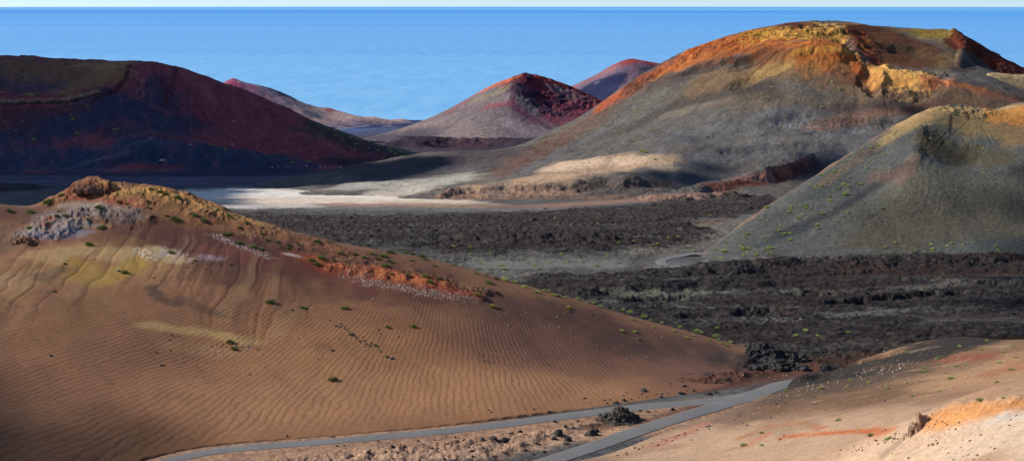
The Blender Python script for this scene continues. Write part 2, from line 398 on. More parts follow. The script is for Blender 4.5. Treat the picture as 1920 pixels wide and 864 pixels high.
#==================================================================== FAR CONES
def far_floor(s): return floor_z(s.DD)-3
# left far cone
R9 = PT([(300,232,4900),(360,200,4900),(400,168,4880),(425,152,4870),(438,147,4870),(455,153,4870),(475,160,4870),(490,161,4880),(505,164,4900),(530,174,4910),(560,189,4920),(595,205,4930),(640,216,4950),(700,219,5100),(760,223,5200)])
c9 = R9+back(R9, 260, 110)+PT([(440,180,4760),(440,210,4640),(500,200,4700),(560,215,4720),(500,228,4650),(600,225,4800),(680,225,4950),(400,228,4560),(620,206,5000),(620,203,5020)])
c9 += [(xx, 4250, 60) for xx in (-1200, -900, -600, -300)]+[(xx, 5500, -30) for xx in (-1200, -900, -600)]
c9 += PT([(790,240,5200),(780,244,4950),(720,236,4780),(640,236,4650),(850,240,5200)])
c9 += [((q-960)/F*D_, D_, float(floor_z(D_))-28) for q, D_ in [(400,4380),(500,4450),(600,4600),(680,4760),(740,4950),(800,5050),(860,5100)]]
h9 = Surf(c9, 270, 800, 4400, 5500, 330, 260, p=1.3)
h9.H += streaks(h9, *pt(438,147,4870)[:2], 8, 7, 3)*1.2+fbm(h9.X, h9.Y, 60, 5, 33)*4
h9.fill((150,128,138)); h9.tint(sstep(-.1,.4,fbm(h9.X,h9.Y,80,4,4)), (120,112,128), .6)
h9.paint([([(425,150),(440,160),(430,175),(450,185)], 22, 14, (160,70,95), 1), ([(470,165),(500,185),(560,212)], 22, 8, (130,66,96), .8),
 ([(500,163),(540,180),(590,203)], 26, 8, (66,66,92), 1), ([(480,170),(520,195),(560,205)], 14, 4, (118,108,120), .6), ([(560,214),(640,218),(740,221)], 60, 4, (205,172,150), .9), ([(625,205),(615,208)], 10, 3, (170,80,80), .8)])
M_far = ground('far_cinder', 45, 9, .3, .35, .7, 3)
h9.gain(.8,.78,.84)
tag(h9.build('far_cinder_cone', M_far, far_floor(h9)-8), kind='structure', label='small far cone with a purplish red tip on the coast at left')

# right far cone
R8 = PT([(960,222,4350),(1010,195,4330),(1070,162,4300),(1110,145,4290),(1150,122,4280),(1170,113,4280),(1185,110,4280),(1205,114,4280),(1225,118,4290),(1262,122,4320),(1300,133,4340),(1350,155,4360),(1420,190,4380)])
c8 = R8+back(R8, 220, 90)+PT([(1185,150,4150),(1130,170,4160),(1060,190,4200),(1185,190,4020),(1110,205,4030),(1260,160,4180),(1300,200,4060),(1010,215,4180),(1220,135,4210),(1165,135,4200)])
c8 += [(xx, 3750, 80) for xx in (0, 300, 600)]+[(xx, 4900, -20) for xx in (0, 300, 700)]
h8 = Surf(c8, 900, 1500, 3800, 4800, 340, 240, p=1.4)
h8.H += streaks(h8, *pt(1185,110,4280)[:2], 9, 7, 13)*1.2+fbm(h8.X, h8.Y, 40, 5, 33)*2
h8.fill((116,98,112))
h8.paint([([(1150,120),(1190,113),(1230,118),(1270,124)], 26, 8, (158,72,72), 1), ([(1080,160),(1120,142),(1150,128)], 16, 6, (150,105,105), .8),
 ([(1100,172),(1130,160),(1170,148)], 26, 12, (36,42,74), 1, .6, .2), ([(1110,178),(1150,185)], 34, 14, (40,46,76), 1, .6, .2), ([(1195,130),(1240,135)], 26, 8, (72,66,86), .8),  # dark blue shadow on the cone's face, painted into the colour
 ([(1190,135),(1180,165),(1160,185)], 14, 14, (134,104,112), .8), ([(1117,156),(1121,155)], 4, 2, (112,118,134), .7, .3, .3)])
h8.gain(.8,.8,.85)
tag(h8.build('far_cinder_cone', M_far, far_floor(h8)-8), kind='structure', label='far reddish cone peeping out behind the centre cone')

# centre cone
R7 = PT([(640,272,3420),(700,258,3420),(740,247,3430),(800,225,3440),(860,195,3440),(900,172,3440),(930,157,3440),(960,146,3430),(975,142,3420),(992,141,3420),(1015,145,3430),(1060,160,3440),(1100,176,3440),(1145,196,3430),(1180,218,3430),(1240,250,3430),(1320,275,3430)])
c7 = R7+back(R7, 160, 75)+PT([(970,160,3370),(962,185,3330),(970,205,3300),(990,225,3270),(1040,246,3220),   # the crater's left rim, leading down to the front
  (1005,165,3400),(1010,190,3360),(1040,205,3340),(1060,185,3390),(1100,205,3350),(1110,230,3290),(1050,228,3290),
  (900,200,3340),(850,225,3320),(900,235,3230),(960,235,3220),(820,250,3230),(760,258,3280),(940,180,3360),
  (880,262,3130),(1000,268,3120),(760,270,3180),(1120,265,3180),(1200,270,3180)])
c7 += [(xx, 2850, 105) for xx in (-350, 0, 350)]+[(xx, 3900, 20) for xx in (-350, 0, 400)]
h7 = Surf(c7, 620, 1340, 2950, 3800, 620, 420, p=1.4)
k7 = h7.mask([(985,155),(1000,180),(1040,200),(1090,190),(1060,170)], 42, 20, .6, .4, 2)
cx, cy = pt(985,141,3420)[:2]
h7.H += streaks(h7, cx, cy, 5, 7, 23)*.8+fbm(h7.X, h7.Y, 26, 5, 33, .55, True)*(.9+4.5*k7)
h7.fill((126,115,112))
s7 = streaks(h7, cx, cy, 5, 7, 83)
h7.tint(sstep(.0,.4,s7), (170,148,146), .6); h7.tint(sstep(.0,.4,-s7), (104,88,102), .6)
h7.paint([([(940,155),(975,143),(1000,144),(1060,160),(1140,194)], 20, 6, (152,66,60), 1),
 ([(1000,165),(1040,190),(1090,200),(1130,205)], 46, 22, (122,54,64), 1, .5),
 ([(1040,225),(1070,235),(1100,215)], 34, 14, (128,60,78), .9),
 ([(900,172),(930,158),(965,145)], 14, 4, (205,112,72), .9, .4), ([(1000,143),(1020,147)], 16, 3, (150,60,50), .8),
 ([(960,160),(975,172),(1000,180)], 14, 8, (66,34,62), .85), ([(1000,195),(1020,205),(1060,178)], 12, 6, (66,36,66), .8), ([(1085,190),(1060,205)], 10, 5, (76,40,66), .7),
 ([(965,170),(960,190),(966,205),(995,222),(1030,240)], 8, 4, (84,52,74), .8), ([(975,205),(1000,230)], 20, 8, (120,70,92), .6),
 ([(900,185),(930,175),(945,168)], 20, 6, (165,152,116), .5), ([(920,200),(950,195)], 18, 6, (165,84,92), .6), ([(880,185),(840,210)], 14, 5, (150,95,100), .5),
 ([(950,225),(980,245)], 20, 8, (165,145,148), .6), ([(780,240),(850,245),(900,255)], 50, 8, (160,140,128), .5), ([(1000,250),(1060,255)], 40, 6, (150,128,130), .6)])
s7b = streaks(h7, cx, cy, 9, 7, 183)
h7.tint(sstep(.05,.3,fbm(h7.X,h7.Y,22,5,5)+.2*s7b)*k7, (44,26,54), .8)
h7.tint(sstep(.2,.5,fbm(h7.X,h7.Y,18,5,6))*k7, (170,110,110), .5)
h7.paint([([(660,266),(740,256),(800,252)], 50, 9, (86,80,88), .9)])
h7.gain(.78,.76,.77)
tag(h7.build('cinder_cone', ground('cinder_red', 26, 7, .2, .5, .9, 3), far_floor(h7)+2), kind='structure', label='crimson and grey cinder cone with broken crater in the centre')

#==================================================================== LEFT MOUNTAIN (in cloud shade)
R6 = PT([(-220,96,2560),(-120,100,2560),(-60,102,2560),(0,104,2560),(60,106,2550),(130,112,2530),(180,115,2500),(230,115,2470),(265,118,2450),(300,123,2440),(330,130,2440),(360,140,2435),(420,160,2425),(500,190,2415),(560,214,2405),(620,239,2395),(680,261,2385),(740,279,2370),(800,292,2350),(870,306,2330)])
c6 = R6+back(R6, 200, 90)+PT([(100,150,2460),(20,152,2470),(-80,150,2470),(-180,150,2470),(170,140,2465),(225,135,2425),(210,158,2395),(180,175,2375),(120,188,2362),(60,190,2360),(0,193,2360),(-100,195,2360),(-200,195,2360),
 (60,202,2345),(0,206,2345),(120,203,2345),(-100,208,2345),(180,195,2350),
 (60,260,2250),(-60,265,2250),(160,250,2262),(250,170,2380),(250,220,2310),(320,200,2350),(400,220,2340),(360,250,2280),(480,255,2300),(560,270,2290),(640,285,2280),(480,290,2240),(560,300,2220),(640,305,2225),(720,308,2230),
 (280,263,2190),(220,278,2180),(340,268,2190),(400,278,2190),(460,288,2190),(280,252,2255),(150,310,2160),(60,318,2150),(-60,315,2150),(300,310,2130),(420,314,2130),(540,318,2150),(660,320,2160)])
c6 += [(xx, 2020, 165) for xx in (-800, -550, -300, -100, 0)]+[(xx, 3000, 60) for xx in (-900, -500, -100)]
h6 = Surf(c6, -200, 900, 2030, 2800, 900, 420)
x, y = h6.X, h6.Y
cx, cy = pt(300,118,2480)[:2]
s6 = streaks(h6, cx, cy, 6, 7, 43, 5); low = sstep(262, 215, h6.H)
h6.H += s6*1.2+fbm(x, y, 70, 5, 45)*5+fbm(x, y, 16, 4, 46)*1.0
for pts, w, h, amp in [([(280,264),(330,270)], 60, 12, 9), ([(430,290),(480,296)], 40, 8, 6), ([(150,312),(200,306)], 40, 6, 5), ([(600,300),(640,304)], 30, 4, 4)]:
    h6.H += amp*h6.mask(pts, w, h, .2, .2, int(pts[0][0]))
h6.H += 5*h6.mask([(0,190),(100,190),(180,172)], 30, 3, .4, .3)
h6.fill((120,62,66))
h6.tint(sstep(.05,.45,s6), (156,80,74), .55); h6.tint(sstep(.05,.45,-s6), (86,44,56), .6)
h6.paint([([(-160,130),(0,130),(100,140),(190,135)], 60, 26, (112,86,62), 1, .5), ([(120,170),(180,150),(225,128)], 30, 16, (134,98,62), .8),
 ([(-160,165),(0,160),(80,165)], 60, 14, (60,60,70), .8), ([(150,122),(230,122)], 30, 4, (150,118,76), .7),
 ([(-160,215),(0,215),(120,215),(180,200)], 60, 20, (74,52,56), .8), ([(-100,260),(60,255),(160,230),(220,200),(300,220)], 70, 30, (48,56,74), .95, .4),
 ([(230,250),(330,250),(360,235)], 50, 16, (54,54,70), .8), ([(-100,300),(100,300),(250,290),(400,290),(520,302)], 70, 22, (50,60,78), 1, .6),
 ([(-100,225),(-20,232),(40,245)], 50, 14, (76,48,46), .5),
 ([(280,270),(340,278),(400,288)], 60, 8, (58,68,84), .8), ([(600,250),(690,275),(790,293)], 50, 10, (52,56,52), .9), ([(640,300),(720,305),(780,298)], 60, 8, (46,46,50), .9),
 ([(0,190),(60,190),(130,187),(180,172)], 12, 1.6, (170,150,120), .6), ([(0,194),(60,194),(130,191),(185,176)], 12, 1.6, (30,24,24), .9),
 ([(305,150),(315,185),(300,200)], 10, 10, (64,34,44), .5), ([(340,130),(380,160),(400,190)], 12, 10, (150,92,84), .4)])
h6.tint(sstep(.35,.6,fbm(x,y,14,5,146))*sstep(.05,.3,fbm(x,y,90,3,147)), (140,150,140), .5)
far6 = floor_z(h6.DD)
g6 = fbm((x-cx)*1.0+(y-cy)*.35+fbm(x, y, 60, 3, 148)*22, y*.12, 16, 4, 149, .6)
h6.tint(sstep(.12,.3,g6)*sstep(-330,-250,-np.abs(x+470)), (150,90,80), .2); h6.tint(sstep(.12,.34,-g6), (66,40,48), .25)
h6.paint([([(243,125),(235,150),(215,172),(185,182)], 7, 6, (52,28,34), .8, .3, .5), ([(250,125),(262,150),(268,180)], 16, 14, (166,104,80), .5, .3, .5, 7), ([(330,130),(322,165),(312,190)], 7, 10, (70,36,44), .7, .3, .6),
 ([(120,318),(180,300),(240,285)], 14, 2, (120,120,116), .3, .2, .6), ([(250,268),(290,262),(340,268)], 30, 2.5, (80,92,110), .4), ([(140,322),(250,318),(350,322)], 40, 3, (90,94,106), .4), ([(-140,322),(0,330),(200,332),(400,328),(560,324)], 60, 9, (54,60,76), .95, .5, .3), ([(-100,345),(200,345),(500,340)], 60, 8, (54,60,76), 1, .6, .2),  # pale ash edges also stand in for light on the mound's relief
 ([(560,250),(640,275),(700,292)], 40, 9, (150,84,84), .5, .3, .5, 8), ([(590,232),(660,255),(740,280),(800,294)], 26, 7, (60,62,50), .95, .3), ([(620,240),(700,266),(780,288)], 26, 8, (150,160,110), .6, .3, .5, 5)])
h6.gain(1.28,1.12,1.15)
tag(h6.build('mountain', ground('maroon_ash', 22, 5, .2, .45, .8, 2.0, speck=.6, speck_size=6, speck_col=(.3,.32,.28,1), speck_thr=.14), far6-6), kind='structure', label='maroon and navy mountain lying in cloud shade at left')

#==================================================================== MAIN MOUNTAIN
R4 = PT([(560,328,1800),(640,316,1830),(700,307,1860),(760,299,1880),(830,291,1890),(900,284,1900),(960,277,1900),(1010,260,1890),(1060,234,1880),(1100,213,1880),(1150,180,1880),(1200,149,1880),(1250,122,1885),(1290,101,1890),(1330,84,1895),(1370,68,1900),(1410,57,1905),(1450,49,1905),(1490,44,1905),(1520,43,1910)])
R4b = PT([(1560,46,1930),(1600,45,1960),(1640,49,1990),(1690,53,2000),(1730,56,2000),(1770,55,1985),(1790,58,1970),(1820,75,1950),(1850,93,1940),(1880,112,1930),(1910,130,1925),(1960,150,1920),(2040,175,1920)])
HUMP = PT([(1420,118,1800),(1450,103,1790),(1490,94,1785),(1530,90,1785),(1570,94,1785),(1590,100,1780),(1615,118,1765),(1640,124,1750),(1680,131,1735),(1720,138,1725),(1750,143,1715),(1790,156,1705),(1830,168,1700),(1870,178,1700),(1910,192,1695),(1980,215,1690)])
c4 = R4+R4b+HUMP+back(R4, 220, 75)+back(R4b, 220, 85)+PT([
 # crater floor and inner walls
 (1600,75,1860),(1640,92,1850),(1680,100,1850),(1720,105,1850),(1760,100,1860),(1790,110,1850),(1620,112,1800),(1700,126,1775),(1760,135,1770),(1560,70,1880),(1820,130,1810),(1800,90,1910),(1850,128,1880),(1720,75,1940),(1650,65,1940),
 (1560,82,1835),(1500,72,1850),(1440,78,1850),(1380,100,1840),(1330,120,1830),
 # front face
 (1300,160,1790),(1250,190,1780),(1180,200,1830),(1350,170,1760),(1420,160,1745),(1480,140,1750),(1540,140,1745),(1600,150,1730),(1560,190,1690),(1500,210,1670),(1440,200,1690),(1650,165,1705),(1720,180,1685),(1800,200,1665),
 (1620,130,1748),(1600,200,1680),(1680,215,1655),(1400,240,1650),(1320,230,1690),(1240,240,1710),(1160,250,1760),(1100,255,1790),(1060,280,1740),(1000,300,1720),(1150,290,1640),(1240,290,1590),(1330,285,1590),(1420,280,1600),(1500,270,1600),(1580,260,1610),(1640,260,1600),
 (940,330,1640),(880,345,1560),(820,348,1560),(740,345,1600),(900,310,1730),(800,320,1730),(720,325,1730),
 (1260,320,1540),(1330,330,1530),(1400,325,1540),(1500,310,1555),(1560,305,1570),(1620,300,1570),
 # debris bench at the foot
 (900,352,1490),(960,347,1480),(1030,342,1475),(1100,335,1480),(1180,332,1490),(1240,345,1478),(1000,322,1580),(1080,312,1600),(1160,315,1580),(840,364,1455),(1260,362,1450),
 (860,374,1430),(960,374,1422),(1060,372,1425),(1160,370,1430),(1240,370,1435),(1340,358,1465),(1420,352,1480),(1500,348,1490),(1560,345,1490)])
c4 += [(xx, 1330, 222) for xx in (-300, -100, 50, 200, 400, 650)]+[(xx, 2400, 130) for xx in (-300, 0, 300, 700)]+[(-400, 1650, 190), (-430, 1900, 170)]
h4 = Surf(c4, 480, 2060, 1385, 2330, 1150, 640, p=1.7)
x, y = h4.X, h4.Y
cx, cy = pt(1530,40,1900)[:2]
s4 = streaks(h4, cx, cy, 5, 8, 63, 5); s4b = streaks(h4, cx, cy, 14, 8, 64, 4)
k4 = h4.mask([(1200,150),(1290,102),(1400,68),(1500,56),(1580,60)], 60, 12, .5, .4, 1)
k4 = np.maximum(k4, h4.mask([(1830,95),(1870,115),(1900,130)], 40, 16, .6, .3, 3))
k4 = np.maximum(k4, h4.mask([(1590,95),(1610,80),(1620,110)], 30, 16, .5, .4, 4))
k4 = np.maximum(k4, .6*h4.mask([(840,364),(960,360),(1100,356),(1240,360)], 50, 10, .5, .4, 5))
h4.H += s4*.3+s4b*.9+fbm(x, y, 120, 4, 65)*7+fbm(x, y, 45, 3, 165)*1.5+fbm(x, y, 11, 4, 66)*.5+k4*(fbm(x, y, 22, 6, 67, .6, True)*3.4)
for pts, w, h, amp in [([(1300,360),(1380,345),(1440,328)], 30, 6, 5), ([(1440,335),(1490,320),(1520,305)], 16, 8, 7), ([(1165,342),(1185,336)], 22, 8, 3), ([(850,360),(900,356),(1000,351),(1090,347)], 30, 5, 3.5), ([(830,368),(850,362)], 14, 5, 3), ([(1100,345),(1160,342),(1250,348)], 34, 7, -3),
     ([(1572,80),(1590,90),(1600,112)], 12, 7, -5), ([(1500,97),(1545,92),(1585,98)], 36, 10, 5), ([(1645,124),(1690,133),(1740,145)], 26, 8, 4), ([(1625,128),(1618,150),(1640,170)], 12, 14, -5), ([(1570,60),(1590,58)], 16, 6, 4), ([(1645,116),(1700,125),(1765,136)], 26, 4, -7), ([(1790,62),(1812,84),(1800,120)], 10, 9, 4), ([(1830,95),(1860,118)], 12, 8, -5), ([(1690,95),(1740,105)], 40, 9, -5), ([(1410,115),(1440,130),(1400,150)], 40, 12, -6), ([(1300,130),(1400,112),(1440,110)], 40, 5, -5), ([(1480,225),(1560,240),(1640,235)], 60, 12, -5), ([(1400,285),(1480,275)], 60, 8, -4)]:
    h4.H += amp*h4.mask(pts, w, h, .2, .35, int(pts[0][0]))
h4.H -= 6.5*h4.mask([(1060,234),(1120,198),(1180,162),(1240,128),(1290,104)], 60, 16, .1, .1, 31)
h4.fill((108,104,98))
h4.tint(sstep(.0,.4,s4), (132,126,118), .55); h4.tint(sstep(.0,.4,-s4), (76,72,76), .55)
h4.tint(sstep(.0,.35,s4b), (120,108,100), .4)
h4.paint([
 ([(1350,150),(1450,125),(1550,130),(1640,160),(1750,180),(1850,195),(1960,215)], 90, 30, (140,112,82), .8, .4),
 ([(1420,145),(1480,120),(1540,112),(1590,120)], 50, 16, (178,144,88), .85, .4),
 ([(1380,180),(1480,190),(1560,200)], 60, 16, (126,108,84), .6),
 ([(1300,250),(1450,230),(1560,250),(1640,255)], 90, 30, (112,114,116), .7), ([(1200,300),(1300,300),(1450,290),(1600,290)], 80, 18, (112,116,120), .6),
 ([(1700,205),(1620,215),(1540,238)], 46, 9, (150,110,90), .7), ([(1750,200),(1850,205)], 60, 12, (124,82,66), .7),
 ([(1640,150),(1700,170),(1760,190)], 30, 16, (106,84,70), .6), ([(1560,120),(1600,150),(1640,160)], 26, 14, (126,72,46), .6),
 # left flank, rusty
 ([(940,320),(1020,275),(1100,225),(1200,165),(1290,115)], 26, 14, (124,92,76), .7, .3), ([(1130,200),(1200,155),(1280,112),(1340,88)], 18, 9, (196,96,50), .95, .4), ([(1180,175),(1240,140),(1300,112)], 22, 10, (120,58,38), .6, .3, .5, 8),
 ([(940,328),(1000,295),(1060,265)], 16, 8, (120,84,78), .4), ([(1000,290),(1100,230),(1200,160)], 22, 12, (96,74,66), .6, .3, .5, 9), ([(985,320),(1060,280),(1130,245)], 12, 5, (120,124,134), .4),
 ([(1290,103),(1340,84),(1400,70),(1450,70),(1500,60)], 30, 14, (204,108,46), 1, .5), ([(1290,110),(1340,90),(1400,76),(1450,70)], 36, 16, (150,66,34), .7, .4, .4, 8), ([(1380,75),(1450,68)], 34, 10, (226,150,60), .6, .4, .4, 7), ([(1260,128),(1330,105),(1400,90),(1480,85),(1560,80)], 34, 10, (206,118,52), .9),
 ([(1430,60),(1500,62),(1560,70)], 36, 10, (206,134,58), .8), ([(1440,66),(1500,70),(1560,72)], 50, 12, (255,200,92), 1, .4, .5, 9), ([(1460,60),(1540,60),(1590,64)], 40, 8, (255,196,96), .6, .3), ([(1480,80),(1540,76),(1590,66)], 36, 10, (150,84,40), .7, .4, .5, 12), ([(1530,48),(1580,49),(1620,50)], 30, 4, (240,190,110), .9),
 ([(1480,44),(1520,44)], 26, 3, (110,50,30), .8), ([(1400,66),(1440,58)], 20, 5, (200,150,40), .7), ([(1420,88),(1460,95)], 20, 5, (130,76,44), .7),
 ([(1370,112),(1430,108),(1480,98)], 30, 4, (96,66,50), .7),
 # hump crest and front crater rim, golden
 ([(1500,95),(1550,91),(1590,98)], 24, 6, (232,160,70), .95), ([(1570,105),(1600,115),(1610,130)], 18, 10, (190,98,44), .9),
 ([(1640,125),(1680,134),(1740,144)], 18, 9, (248,190,104), 1, .5), ([(1640,145),(1690,155)], 26, 9, (226,160,88), .85), ([(1740,146),(1790,158),(1850,172)], 20, 6, (196,118,76), .9),
 ([(1640,120),(1622,130),(1630,150)], 8, 6, (150,84,50), .6), ([(1850,176),(1905,190),(1980,210)], 24, 6, (172,112,86), .8), ([(1180,240),(1260,200),(1340,180),(1400,165)], 40, 10, (80,74,70), .7, .3, .4), ([(1250,215),(1330,195),(1400,180)], 30, 5, (150,136,118), .5, .3, .5), ([(1190,160),(1260,150),(1330,130)], 30, 10, (84,72,66), .6, .3, .5), ([(1400,175),(1430,160),(1450,180)], 24, 14, (70,60,60), .6), ([(1560,205),(1620,200),(1680,195)], 36, 9, (84,72,68), .6), ([(1380,270),(1480,260),(1560,262)], 60, 9, (132,130,124), .5, .2, .5),
 # crater interior
 ([(1620,60),(1680,75),(1720,95),(1740,115),(1660,110),(1640,85)], 40, 18, (110,68,42), 1, .6), ([(1610,60),(1620,90),(1640,115)], 20, 12, (128,62,34), .9), ([(1690,90),(1740,110),(1780,120)], 30, 12, (104,82,56), .8),
 ([(1730,62),(1780,66),(1800,80)], 30, 12, (166,142,62), .95), ([(1700,58),(1760,58)], 26, 3, (150,120,50), .8), ([(1780,85),(1790,105),(1770,125)], 20, 12, (128,108,72), .7), ([(1600,52),(1660,55)], 30, 3, (96,52,30), .8),
 # right shoulder, dark red with its shade painted in
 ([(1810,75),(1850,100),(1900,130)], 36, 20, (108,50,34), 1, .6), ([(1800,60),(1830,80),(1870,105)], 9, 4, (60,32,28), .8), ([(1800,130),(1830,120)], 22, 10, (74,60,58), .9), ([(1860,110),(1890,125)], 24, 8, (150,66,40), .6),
 # bench
 ([(900,352),(1000,340),(1080,322),(1180,312),(1240,300)], 46, 12, (200,168,138), 1, .3), ([(1040,318),(1120,305),(1200,302)], 40, 8, (232,202,170), .9), ([(850,366),(950,362),(1060,360)], 44, 8, (176,142,122), .95), ([(1220,300),(1260,320),(1270,350)], 14, 12, (176,156,130), .8),
 ([(1100,352),(1160,346),(1260,352)], 46, 8, (92,80,74), .8), ([(850,366),(950,362),(1060,358)], 44, 8, (140,96,80), .5, .3, .5, 8), ([(1165,345),(1180,335)], 24, 7, (104,92,84), .7), ([(1000,350),(1080,345)], 30, 5, (128,112,100), .6),
 ([(1340,350),(1400,342),(1470,330),(1500,318)], 34, 9, (112,66,54), .95), ([(1460,322),(1490,312),(1510,300)], 16, 9, (170,108,92), .8), ([(1500,315),(1560,320)], 34, 14, (72,58,62), .8), ([(1390,336),(1450,332)], 20, 2.5, (170,130,120), .7),  # the dark patch puts cloud shade into the colour
 ([(1280,345),(1340,335)], 40, 10, (84,86,96), .7),
 # ash saddle and pale apron
 ([(620,318),(720,308),(830,298),(930,290)], 60, 14, (86,78,80), .95, .5), ([(700,332),(800,325),(900,312)], 50, 9, (84,80,84), .8), ([(680,350),(770,345),(860,336)], 50, 8, (205,200,186), .95), ([(730,364),(780,358)], 50, 8, (230,218,200), .8), ([(640,352),(720,346)], 60, 6, (190,184,174), .7), ([(820,320),(880,312)], 40, 8, (112,108,108), .5), ([(900,336),(930,345)], 30, 8, (140,128,112), .6), ([(860,372),(1000,372),(1240,370)], 60, 3, (150,118,98), .8),
 ([(1480,232),(1530,238)], 50, 4, (180,182,184), .5, .3, .5, 5), ([(1600,246),(1660,240)], 30, 4, (180,182,184), .5, .3, .5, 5), ([(1270,255),(1300,265)], 22, 6, (90,94,102), .6)])
h4.tint(sstep(.05,.3,fbm(x,y,9,5,191,.7))*k4*(h4.H > 300), (70,36,24), .75)
h4.tint(sstep(.1,.45,fbm(x,y,20,6,91,.65))*k4*(h4.H > 300), (120,52,24), .75)
h4.tint(sstep(.15,.5,fbm(x,y,16,6,92,.65))*k4*(h4.H > 300)*(x < 420), (250,196,100), .6)
bm_ = h4.mask([(960,310),(1060,255),(1200,160),(1290,112),(1400,82)], 40, 22, .5, .4, 21)
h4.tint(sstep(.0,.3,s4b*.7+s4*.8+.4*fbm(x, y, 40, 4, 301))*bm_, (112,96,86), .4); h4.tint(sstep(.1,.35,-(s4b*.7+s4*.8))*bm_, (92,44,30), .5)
h4.gain(.70,.67,.63)
M4 = ground('volcano_ash', 14, 3.6, .2, .55, .8, 1.6, speck=.45, speck_size=3.2, speck_col=(.30,.28,.22,1), speck_thr=.16)
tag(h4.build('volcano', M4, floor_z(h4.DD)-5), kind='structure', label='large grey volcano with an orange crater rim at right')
# low hill behind the volcano's right edge
R10 = PT([(1740,190,1640),(1800,155,1650),(1825,146,1655),(1850,139,1660),(1880,137,1660),(1920,141,1660),(1980,150,1660),(2060,165,1660)])
c10 = [(a*1.26, b*1.26, CAMZ-(CAMZ-c)*1.26) for a, b, c in R10]
c10 += back(c10, 180, 70)+PT([(1830,200,1960),(1900,200,1960),(1980,210,1960),(1760,220,1960),(2040,220,1960),(1860,165,2050),(1940,170,2040)])
R10 = None
h10 = Surf([(a*.86, b*.86, CAMZ-(CAMZ-c)*.86) for a, b, c in c10], 1720, 2080, 1600, 1960, 220, 160)
h10.H += fbm(h10.X, h10.Y, 30, 5, 5)*3
h10.fill((128,112,82)); h10.tint(sstep(0,.4,fbm(h10.X,h10.Y,40,4,9)), (92,74,56), .7); h10.paint([([(1820,148),(1870,139),(1930,143)], 26, 4, (176,150,106), .8)])
tag(h10.build('hill', M4), kind='structure', label='olive shoulder of ground just below the volcano\'s right edge')

#==================================================================== RIGHT CONE
R5 = PT([(1235,530,735),(1290,492,745),(1320,472,757),(1360,442,768),(1400,412,780),(1440,385,792),(1480,360,803),(1520,334,814),(1560,308,826),(1600,283,838),(1640,257,850),(1680,234,862),(1720,214,874),(1750,204,884),(1780,198,892),(1820,200,900),(1850,205,900),(1875,203,900),(1900,194,905),(1930,190,905),(1990,186,905),(2080,190,905)])
c5 = R5+back(R5, 90, 48)+back(R5, 30, 11)+PT([(1725,292,802),(1740,262,826),(1762,232,856),(1720,304,797),(1750,317,791),(1790,324,789),(1830,326,790),(1880,316,795),(1920,304,800),(1990,290,805),
 (1765,296,812),(1790,300,812),(1830,305,811),(1790,262,838),(1850,258,842),(1800,225,870),(1900,245,858),(1880,285,820),(1940,270,830),(2000,250,850),
 (1700,335,780),(1760,345,773),(1840,350,773),(1920,345,775),(2000,340,780),
 (1650,290,830),(1600,330,805),(1540,370,785),(1480,410,768),(1420,450,748),(1360,485,726),(1660,350,785),(1600,400,760),(1540,440,744),(1480,475,722),(1660,420,750),(1740,400,757),(1830,400,757),(1920,400,757),(2000,400,757),
 (1660,480,708),(1760,475,710),(1850,470,712),(1950,470,712),(2050,470,712),(1560,490,706),(1400,500,704),(1320,502,712)])
c5 += [(xx, 640, 270) for xx in (60, 140, 220, 320)]+[(xx, 1080, 250) for xx in (60, 200, 400)]
h5 = Surf(c5, 1200, 2080, 655, 1040, 900, 560, p=1.6)
x, y = h5.X, h5.Y
cx, cy = pt(1830,180,880)[:2]
s5 = streaks(h5, cx, cy, 6, 8, 73, 5)
k5 = h5.mask([(1760,204),(1820,204),(1840,210)], 40, 8, .5, .4, 1)
h5.H += s5*.22+fbm(x, y, 40, 4, 75)*1.0+fbm(x, y, 5, 4, 76)*.18+k5*fbm(x, y, 8, 5, 77, .6, True)*1.4
for pts, w, h, amp in [([(1762,272),(1785,285),(1800,292)], 58, 26, -2.0), ([(1725,250),(1716,290)], 16, 18, 1.0)]:
    h5.H += amp*h5.mask(pts, w, h, .2, .3, int(pts[0][0]))
h5.fill((104,108,106))
h5.tint(sstep(0,.4,s5), (126,126,118), .45); h5.tint(sstep(0,.4,-s5), (82,84,88), .45)
